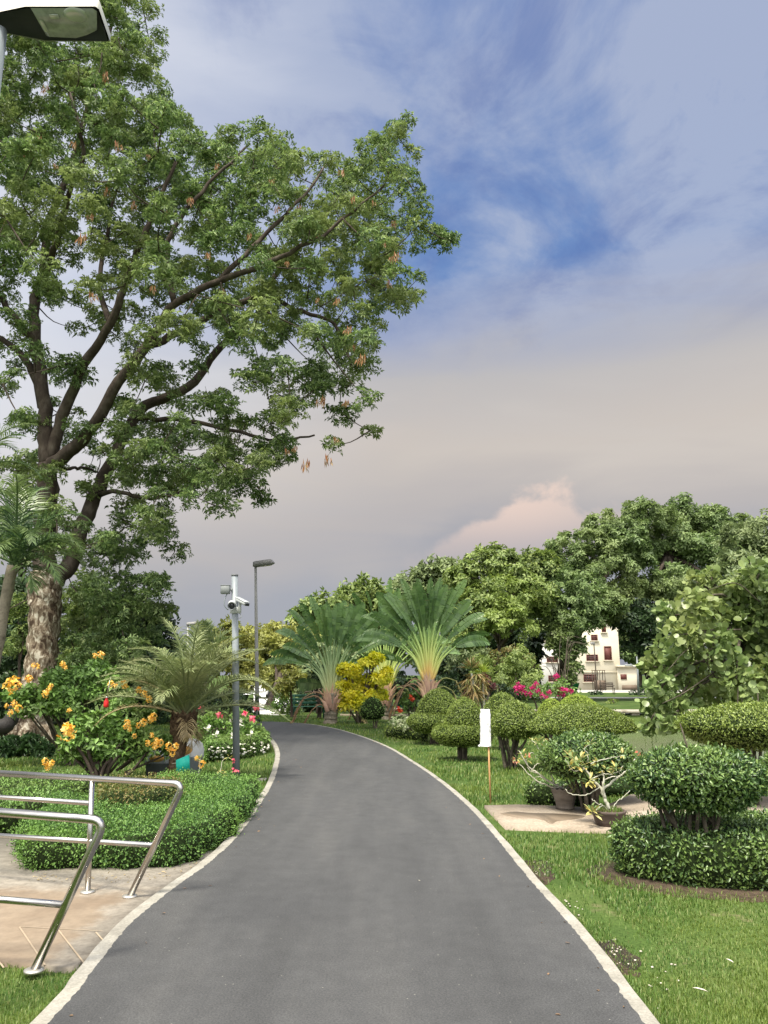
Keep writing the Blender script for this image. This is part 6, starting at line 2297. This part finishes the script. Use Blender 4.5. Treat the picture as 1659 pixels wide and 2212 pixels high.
yy = c2[1] + .1
desert_rose('right desert rose with twisting pale limbs and yellowing leaf rosettes', c2 + (0, 0, .15), yy,
            [([(1316, 1748, 0), (1310, 1732, 0), (1303, 1712, 0), (1294, 1698, 0), (1276, 1680, 0), (1264, 1662, 0), (1254, 1654, 0), (1240, 1645, 0)], .030, .006),
             ([(1308, 1725, 0), (1303, 1700, -.03), (1305, 1680, -.04), (1300, 1665, -.04)], .020, .009),
             ([(1303, 1705, 0), (1322, 1688, .04), (1345, 1672, .06), (1362, 1655, .05), (1372, 1640, .05), (1378, 1632, .05)], .018, .005),
             ([(1300, 1690, 0), (1318, 1678, .0), (1340, 1678, .02), (1338, 1668, .02), (1346, 1655, .04)], .010, .004),
             ([(1278, 1682, 0), (1300, 1673, -.02), (1320, 1672, 0), (1336, 1668, 0)], .009, .004),
             ([(1276, 1650, 0), (1290, 1644, .02), (1310, 1640, .04), (1325, 1636, .05), (1345, 1635, .05)], .008, .004),
             ([(1270, 1648, 0), (1270, 1630, 0), (1262, 1618, 0), (1274, 1608, 0)], .008, .003),
             ([(1262, 1662, 0), (1240, 1665, -.03), (1228, 1652, -.05), (1222, 1640, -.05)], .008, .003),
             ([(1296, 1700, 0), (1270, 1716, -.08), (1245, 1718, -.1), (1228, 1712, -.1), (1222, 1704, -.1)], .008, .004),
             ([(1322, 1752, 0), (1330, 1735, .02), (1345, 1722, .05), (1360, 1708, .08)], .008, .004),
             ([(1316, 1752, -.02), (1302, 1740, -.1), (1292, 1736, -.14), (1278, 1726, -.15)], .009, .005),
             ([(1302, 1740, -.1), (1290, 1748, -.16), (1284, 1756, -.18)], .007, .004)],
            [(1238, 1640, 0, 1.3), (1246, 1655, -.02, 1.4), (1262, 1652, 0, 1.2), (1232, 1655, -.04, 1.2), (1254, 1640, 0, 1.2), (1274, 1686, -.04, 1.3), (1268, 1692, -.05, 1.1), (1290, 1648, .03, 1.0), (1308, 1664, -.04, 1.1), (1275, 1606, 0, .8), (1330, 1660, .03, 1.0), (1345, 1630, .05, .8), (1282, 1758, -.18, 1.4), (1276, 1750, -.17, 1.1), (1228, 1630, -.03, .8)],
            [(1378, 1630, .05)])
# grass in the low pot
mb = MB()
n = 260
a = RS.rand(n) * 2 * PI
rr = np.sqrt(RS.rand(n)) * M(30, c2[1])
pos = np.stack([c2[0] + np.cos(a) * rr, c2[1] + .1 + np.sin(a) * rr, np.full(n, .035 + .135)], 1)
yd = unit(np.stack([RS.normal(size=n) * .4, RS.normal(size=n) * .4, np.ones(n)], 1))
mb.scatter(LEAF[0], LEAF[1], pos, frames(yd, rdir(n)), np.stack([np.full(n, .008), RS.uniform(.03, .08, n), np.full(n, .02)], 1))
tag(mb.build('weeds', m_grass), 'small weeds growing in the wide low pot', 'weeds', kind='stuff')

# desert rose with pink flowers by the camera pole
c = G(445, 1712)
desert_rose('scraggly desert rose with pink flowers at the foot of the camera pole', c, c[1],
            [([(452, 1714, 0), (460, 1695, 0), (475, 1680, 0), (486, 1672, 0)], .018, .005), ([(446, 1714, 0), (436, 1690, 0), (430, 1672, 0), (432, 1640, 0)], .012, .004),
             ([(456, 1702, 0), (476, 1690, 0), (500, 1688, .05), (508, 1684, .05)], .010, .004), ([(475, 1680, 0), (478, 1655, 0), (482, 1640, 0), (495, 1636, 0)], .009, .003),
             ([(500, 1702, 0), (512, 1694, 0), (530, 1690, 0)], .007, .003), ([(446, 1708, 0), (430, 1700, 0), (424, 1690, 0)], .008, .003), ([(436, 1680, 0), (420, 1684, 0), (408, 1680, 0)], .007, .003), ([(462, 1700, 0), (490, 1705, 0), (505, 1695, 0)], .010, .004)],
            [(430, 1640, 0, .8), (495, 1636, 0, .8), (486, 1672, 0, 1), (470, 1665, 0, 1), (505, 1685, 0, .9)], [(503, 1646, -.02), (511, 1668, -.02), (503, 1666, 0)], pets=m_rose, group='plants in the left lawn')
shrub('low grassy shrub around the scraggly desert rose', [(440, 1690, 26, 11.6, .6), (480, 1700, 24, 11.4, .5), (415, 1690, 20, 11.7, .6), (500, 1712, 18, 11.2, .5)], (450, 11.5), m_hedge, dens=50, size=.07, name='low_shrub', group='plants in the left lawn', r0=.008)

# bins behind the date palm
def domed_bin(label, px, Y_, w, h, shell, base_m, panel):
    b = np.array([P(px, 1600, Y_)[0], Y_, 0])
    root = thing('litter_bin', label, 'bin', b, 'domed litter bins behind the date palm')
    mb = MB()
    mb.lathe([(0, 0), (w * .42, 0), (w * .47, h * .50), (w * .50, h * .52), (w * .50, h * .56), (0, h * .56)], b, 28)
    mb.build('bin_body', base_m, root, smooth=False)
    mb = MB()
    mb.lathe([(w * .49, h * .56), (w * .50, h * .7), (w * .44, h * .86), (w * .28, h * .97), (0, h)], b, 28)
    hood = mb.build('hood', shell, root, smooth=True)
    mb = MB()
    mb.lathe([(0, -.02), (.5, -.02), (.5, .02), (0, .02)], (0, 0, 0), 20)
    V = np.concatenate(mb.V)
    V = V[:, [0, 2, 1]] * np.array([w * .46, 1.0, h * .22]) + b + (0, -w * .46, h * .72)
    mb.V = [V]
    mb.build('flap', panel, hood)
    return root


domed_bin('grey domed litter bin left of the date palm trunk', 350, 12.9, .50, .44, m_bin, m_bind, m_bino)
domed_bin('white domed litter bin with orange panel right of the date palm trunk', 408, 13.0, .50, .60, m_binw, m_bin, m_bino)

# ================================================================== BUILDING
def building():
    Yb = 79.0
    def q(x, y, dy=0.):
        v = P(x, y, Yb)
        v[1] += dy
        return v
    zg = .12
    root = thing('cream_building', 'cream two-storey building with oxblood windows across the pond', 'building', (q(1290, 1492)[0], Yb, zg))

    def blk(x0, x1, yt, yb, depth, mat, name, dy=0.):
        a, b = P(x0, yb, Yb), P(x1, yt, Yb)
        mb = MB()
        mb.box(((a[0] + b[0]) / 2, Yb + dy + depth / 2, (zg + b[2]) / 2), (b[0] - a[0], depth, b[2] - zg), bev=.03)
        return mb.build(name, mat, root), a, b
    blk(1250, 1334, 1345, 1492, 12, m_wall, 'wall')
    blk(1160, 1250, 1385, 1492, 10, m_wallw, 'wall', 2.0)
    blk(1250, 1420, 1330, 1345, 12.5, m_trim, 'parapet', -.2) if False else None
    a, b = P(1246, 1345, Yb), P(1338, 1345, Yb)
    mb = MB()
    mb.box(((a[0] + b[0]) / 2, Yb + 6, a[2] + .14), (b[0] - a[0], 12.5, .28), bev=.03)
    mb.build('roof', m_trim, root)
    mb = MB()
    a, b = P(1160, 1385, Yb), P(1252, 1385, Yb)
    mb.box(((a[0] + b[0]) / 2, Yb + 7, a[2] + .12), (b[0] - a[0], 10.5, .24), bev=.03)
    mb.build('roof', m_trim, root)
    mb = MB()
    a, b = P(1250, 1452, Yb), P(1334, 1452, Yb)
    mb.box(((a[0] + b[0]) / 2, Yb - .06, a[2]), (b[0] - a[0] + .1, .12, .12))
    mb.build('ledge', m_trim, root)
    wins = [(1267, 1291, 1414, 1428, 0, 1), (1261, 1287, 1457, 1473, 0, 1), (1306, 1320, 1396, 1426, 0, 2), (1277, 1290, 1371, 1384, 0, 1), (1300, 1308, 1352, 1366, 0, 2), (1190, 1214, 1417, 1430, 2, 1), (1194, 1216, 1459, 1473, 2, 1)]
    for x0, x1, y0, y1, dy, kind in wins:
        a, b = P(x0, y1, Yb), P(x1, y0, Yb)
        cx, cz, w, h = (a[0] + b[0]) / 2, (a[2] + b[2]) / 2, b[0] - a[0], b[2] - a[2]
        y = Yb + dy
        mb = MB()
        f = .07
        mb.box((cx, y - .03, cz + h / 2 - f / 2), (w, .1, f))
        mb.box((cx, y - .03, cz - h / 2 + f / 2), (w, .1, f))
        for sx in (-1, 1):
            mb.box((cx + sx * (w / 2 - f / 2), y - .03, cz), (f, .096, h - 2 * f))
        if kind == 1:
            for k in range(1, 5):
                mb.box((cx - w / 2 + w * k / 5, y - .03, cz), (.045, .08, h - 2 * f))
            for k in (1, 2):
                mb.box((cx, y - .033, cz - h / 2 + h * k / 3), (w - 2 * f, .07, .04))
        wn = mb.build('window', m_frame, root)
        mb = MB()
        mb.box((cx, y - .012, cz), (w - .04, .03, h - .04))
        mb.build('pane', m_pane if kind == 1 else m_shut, wn)
        mb = MB()
        mb.box((cx, y - .09, cz - h / 2 - .05), (w + .25, .18, .09))
        mb.build('sill', m_trim, wn)
    # small annex
    a, b = P(1335, 1490, Yb), P(1376, 1441, Yb)
    mb = MB()
    w = b[0] - a[0]
    mb.box(((a[0] + b[0]) / 2, Yb + 2.2, (zg + b[2]) / 2), (w, 5, b[2] - zg), bev=.03)
    an = mb.build('annex', m_wall, root)
    mb = MB()
    mb.box(((a[0] + b[0]) / 2, Yb + 2.1, b[2] + .08), (w + .2, 5.4, .2), bev=.02)
    mb.build('annex_roof', m_trim, an)
    c0, c1_ = P(1342, 1490, Yb), P(1374, 1480, Yb)
    mb = MB()
    mb.box(((c0[0] + c1_[0]) / 2, Yb - .32, (zg + c1_[2]) / 2), (c1_[0] - c0[0], .06, c1_[2] - zg))
    mb.build('garage_shutter', m_garage, an)
    mb = MB()
    c0 = P(1345, 1462, Yb)
    mb.box((c0[0], Yb - .33, c0[2]), (.6, .08, .5))
    mb.build('hatch', m_frame, an)
    # cage by the wall
    rt = thing('metal_cage', 'small brown cage standing against the cream wall', 'cage', (q(1283, 1490)[0], Yb - 2, .14))
    mb = MB()
    c = np.array([q(1283, 1490)[0], Yb - 2, .14])
    for sx in (-.5, 0, .5):
        for sy in (-.4, .4):
            mb.box(c + (sx, sy, .95), (.06, .06, 1.9))
    mb.build('posts', m_benchd, rt)
    mb = MB()
    mb.box(c + (0, 0, 1.9), (1.1, .9, .06))
    mb.box(c + (.1, 0, .5), (1.0, .7, .9))
    mb.build('box_panel', m_garage, rt)
    rt = thing('shade_net', 'sagging green shade net by the white wall', 'net', (P(1225, 1490, 66)[0], 66, .14))
    mb = MB()
    gx = np.linspace(0, 1, 12)
    V = []
    for u in gx:
        p = P(1196 + 56 * u, 1488 - 14 * max(0, (u - .2)) - (3 * math.sin(u * 9)), 66)
        V += [p, np.array([p[0], 66 + 1.2, .14])]
    mb.add(V, [[2 * i, 2 * i + 1, 2 * i + 3, 2 * i + 2] for i in range(11)])
    mb.build('net', m_net, rt)


building()


def bench(label, c, w, rz, m1, m2, back=True, name='park_bench'):
    root = thing(name, label, 'bench', c)
    c = np.asarray(c, float)
    R = rotm(0, 0, rz)
    def bx(mb, p, s):
        mb.box(R @ np.array(p) + c, s, rz=rz, bev=.006)
    mb = MB()
    for k in range(4):
        bx(mb, (0, -.2 + k * .12, .45), (w, .09, .03))
    mb.build('seat', m1, root)
    mb = MB()
    for k in range(3):
        bx(mb, (0, .25 + k * .03, .58 + k * .13), (w, .03, .09))
    mb.build('backrest', m1, root)
    for sx in (-1, 1):
        mb = MB()
        bx(mb, (sx * (w / 2 - .06), -.18, .22), (.05, .05, .44))
        bx(mb, (sx * (w / 2 - .06), .24, .42), (.05, .05, .84))
        bx(mb, (sx * (w / 2 - .06), .03, .64), (.05, .46, .04))
        mb.build('leg', m2, root)
    return root


bp = G(669, 1553)
bench('green park bench on the grass under the trees near the road bend', bp, 1.25, .25, m_bench, m_bench)
bp = P(1313, 1500, 62)
bp[2] = .14
bench('dark slatted bench on the far pavement before the cream building', bp, 1.1, 0, m_benchd, m_benchd)

# block wall, kiosk, cars down the road
Yw = 32
root = thing('block_wall', 'low pierced block wall behind the fan palms', 'wall', (P(805, 1550, Yw)[0], Yw, 0))
a, b = P(735, 1550, Yw), P(885, 1550, Yw)
mb = MB()
top_z = P(800, 1530, Yw)[2]
w = b[0] - a[0]
mb.box(((a[0] + b[0]) / 2, Yw, top_z - .05), (w, .3, .1), bev=.01)
nb = 9
for k in range(nb):
    for rz_ in range(2):
        mb.box((a[0] + (k + .5 * (rz_ % 2) + .4) * w / nb, Yw, .06 + (rz_ + .5) * (top_z - .2) / 2), (w / nb * .72, .2, (top_z - .2) / 2 - .03), bev=.008)
mb.box(((a[0] + b[0]) / 2, Yw, .02), (w, .28, .1))
mb.build('blocks', m_block, root)

Yk = 36
root = thing('kiosk', 'small green kiosk on blue posts behind the block wall', 'kiosk', (P(858, 1530, Yk)[0], Yk, 0))
for px in (846, 857, 870):
    mb = MB()
    a = P(px, 1530, Yk)
    t_ = P(px, 1498, Yk)
    mb.box((a[0], Yk, t_[2] / 2), (.09, .09, t_[2]))
    mb.build('post', m_blue, root)
a, b = P(858, 1528, Yk), P(870, 1504, Yk)
mb = MB()
mb.box(((a[0] + b[0]) / 2, Yk - .02, (a[2] + b[2]) / 2), (b[0] - a[0], .05, b[2] - a[2]))
mb.build('panel', m_kiosk, root)
mb = MB()
t_ = P(856, 1497, Yk)
for k in (-1, 1):
    mb.box((t_[0], Yk + k * .45, t_[2] + .1), (1.7, 1.0, .05), rx=-k * .3)
mb.build('roof', m_kiosk, root)


def car(label, c, rz, paint, L=4.2):
    root = thing('parked_car', label, 'car', c, 'cars parked far down the road')
    R = rotm(0, 0, rz)
    c = np.asarray(c, float)
    xs_ = np.array([-2.1, -2.05, -1.7, -1.2, -.6, .5, 1.1, 2.0, 2.1])
    zt = np.array([.55, .85, .95, 1.38, 1.45, 1.42, .98, .82, .5])
    mb = MB()
    V = []
    for x, z in zip(xs_, zt):
        for y, zz in ((-.82, .28), (-.86, .6), (-.80, min(z, .92)), (-.62, z), (.62, z), (.80, min(z, .92)), (.86, .6), (.82, .28)):
            V.append((x, y, zz))
    V = np.array(V) @ R.T + c
    Fs = [[i * 8 + j, i * 8 + (j + 1) % 8, i * 8 + 8 + (j + 1) % 8, i * 8 + 8 + j] for i in range(8) for j in range(8)] + [list(range(8)), [71 - k for k in range(8)]]
    mb.add(V, Fs)
    mb.build('body', paint, root)
    mb = MB()
    for sy in (-1, 1):
        V = np.array([(-1.15, sy * .76, .96), (.95, sy * .76, .96), (.45, sy * .68, 1.33), (-.6, sy * .68, 1.36), (-1.1, sy * .70, 1.28)]) + np.array([0, sy * .06, 0])
        V = V @ R.T + c
        mb.add(V, [list(range(5))])
    V = np.array([(1.12, -.66, .99), (1.12, .66, .99), (.62, .58, 1.36), (.62, -.58, 1.36)]) + np.array([.05, 0, .03])
    mb.add(V @ R.T + c, [[0, 1, 2, 3]])
    mb.build('windows', m_black, root)
    for sx in (-1.3, 1.3):
        for sy in (-1, 1):
            mb = MB()
            p = np.array([sx, sy * .78, .31])
            mb.tube([R @ (p - (0, .1, 0)) + c, R @ (p + (0, .1, 0)) + c], .31, 16)
            mb.build('wheel', m_rub, root)


cp = P(566, 1520, 56)
car('white car parked beyond the leaning trunk down the road', (cp[0], 56, .02), 1.45, m_carw)
cp = P(761, 1520, 42)
car('blue-grey car parked behind the block wall', (cp[0], 42, .02), .1, m_carb)

# ================================================================== SMALL THINGS ON THE GROUND
def litter_leaf(px, py, L, rz, z=.03, label='', mat=None):
    c = G(px, py, z)
    mb = MB()
    T = LEAF6[0] * np.array([L * .35, L, L * .5]) @ rotm(.2, .1, rz).T
    mb.add(T + c, LEAF6[1])
    mb.add(T + c + (0, 0, .002), LEAF6[1][:, ::-1])
    tag(mb.build('fallen_leaf', mat or m_litter, origin=c), label, 'leaf', 'fallen pale leaves on the lawn')


litter_leaf(1530, 2143, .075, 1.3, .045, 'pale fallen leaf on the near lawn, lowest one')
litter_leaf(1585, 2080, .05, .6, .045, 'small pale fallen leaf on the near lawn, above the lowest one')
litter_leaf(1656, 1898, .05, .3, .045, 'pale fallen leaf at the right edge of the lawn')
litter_leaf(1385, 1846, .05, 2.2, .045, 'pale scrap in the grass left of the hedge ring')
litter_leaf(1522, 1805, .07, 1.5, .36, 'dry leaf lying on top of the hedge ring')
litter_leaf(908, 1903, .02, 1.0, .056, 'tiny white scrap on the asphalt')

mb = MB()
r = np.random.RandomState(6)
for (px, py, n, s) in ((1165, 1880, 26, 40), (1320, 2065, 34, 55), (1440, 2110, 10, 45), (1232, 1960, 12, 30), (1395, 2190, 14, 30)):
    for _ in range(n):
        c = G(px + r.normal() * s * .5, py + r.normal() * s * .35, 0)
        if c[0] < np.interp(c[1], Rg_y, Rg_x) + .14:
            continue
        q = r.uniform(.003, .009)
        mb.lathe([(0, -q * .3), (q, 0), (q * .8, q * .6), (0, q * .8)], c + (0, 0, .008), 6, 1, r.uniform(.6, 1.1))
tag(mb.build('pebbles', m_stones, origin=(0, 0, 0)), 'pale pebbles scattered on bare soil by the right kerb', 'pebbles', kind='stuff')
mb = MB()
n = 90
px = r.uniform(60, 470, n)
py = 1892 - np.clip(px - 330, 0, 200) * .28 + r.uniform(-4, 14, n)
pos = np.array([G(a, b, .036) for a, b in zip(px, py)])
mb.scatter(LEAF6[0], LEAF6[1], pos, frames(unit(np.c_[r.normal(size=(n, 2)), np.zeros(n) + .1]), unit(np.c_[r.normal(size=(n, 2)) * .3, np.ones(n)])), np.stack([np.full(n, .012), r.uniform(.015, .035, n), np.full(n, .02)], 1))
tag(mb.build('leaf_debris', m_dry, origin=(0, 0, 0)), 'dry leaf crumbs along the foot of the left hedge', 'debris', kind='stuff')

mb = MB()
n = 150
k = r.randint(0, 400, n)
A, B = resample(Rc, 400), resample(Lc, 400)
sdR, sdL = side(A), side(B)
use = r.rand(n) < .5
off = r.exponential(.12, n)
pos = np.where(use[:, None], A[k] + sdR[k] * off[:, None], B[k] - sdL[k] * off[:, None])
pos[:, 2] = .055
keep = (pos[:, 1] > 3.5) & (pos[:, 1] < 24)
pos = pos[keep]
n = len(pos)
mb.scatter(LEAF6[0], LEAF6[1], pos, frames(unit(np.c_[r.normal(size=(n, 2)), np.full(n, .15)]), unit(np.c_[r.normal(size=(n, 2)) * .3, np.ones(n)])), np.stack([r.uniform(.008, .02, n), r.uniform(.012, .04, n), np.full(n, .02)], 1))
tag(mb.build('leaf_debris', m_twigd, origin=(0, 0, 0)), 'small brown leaf scraps on the asphalt along the kerbs', 'debris', kind='stuff')
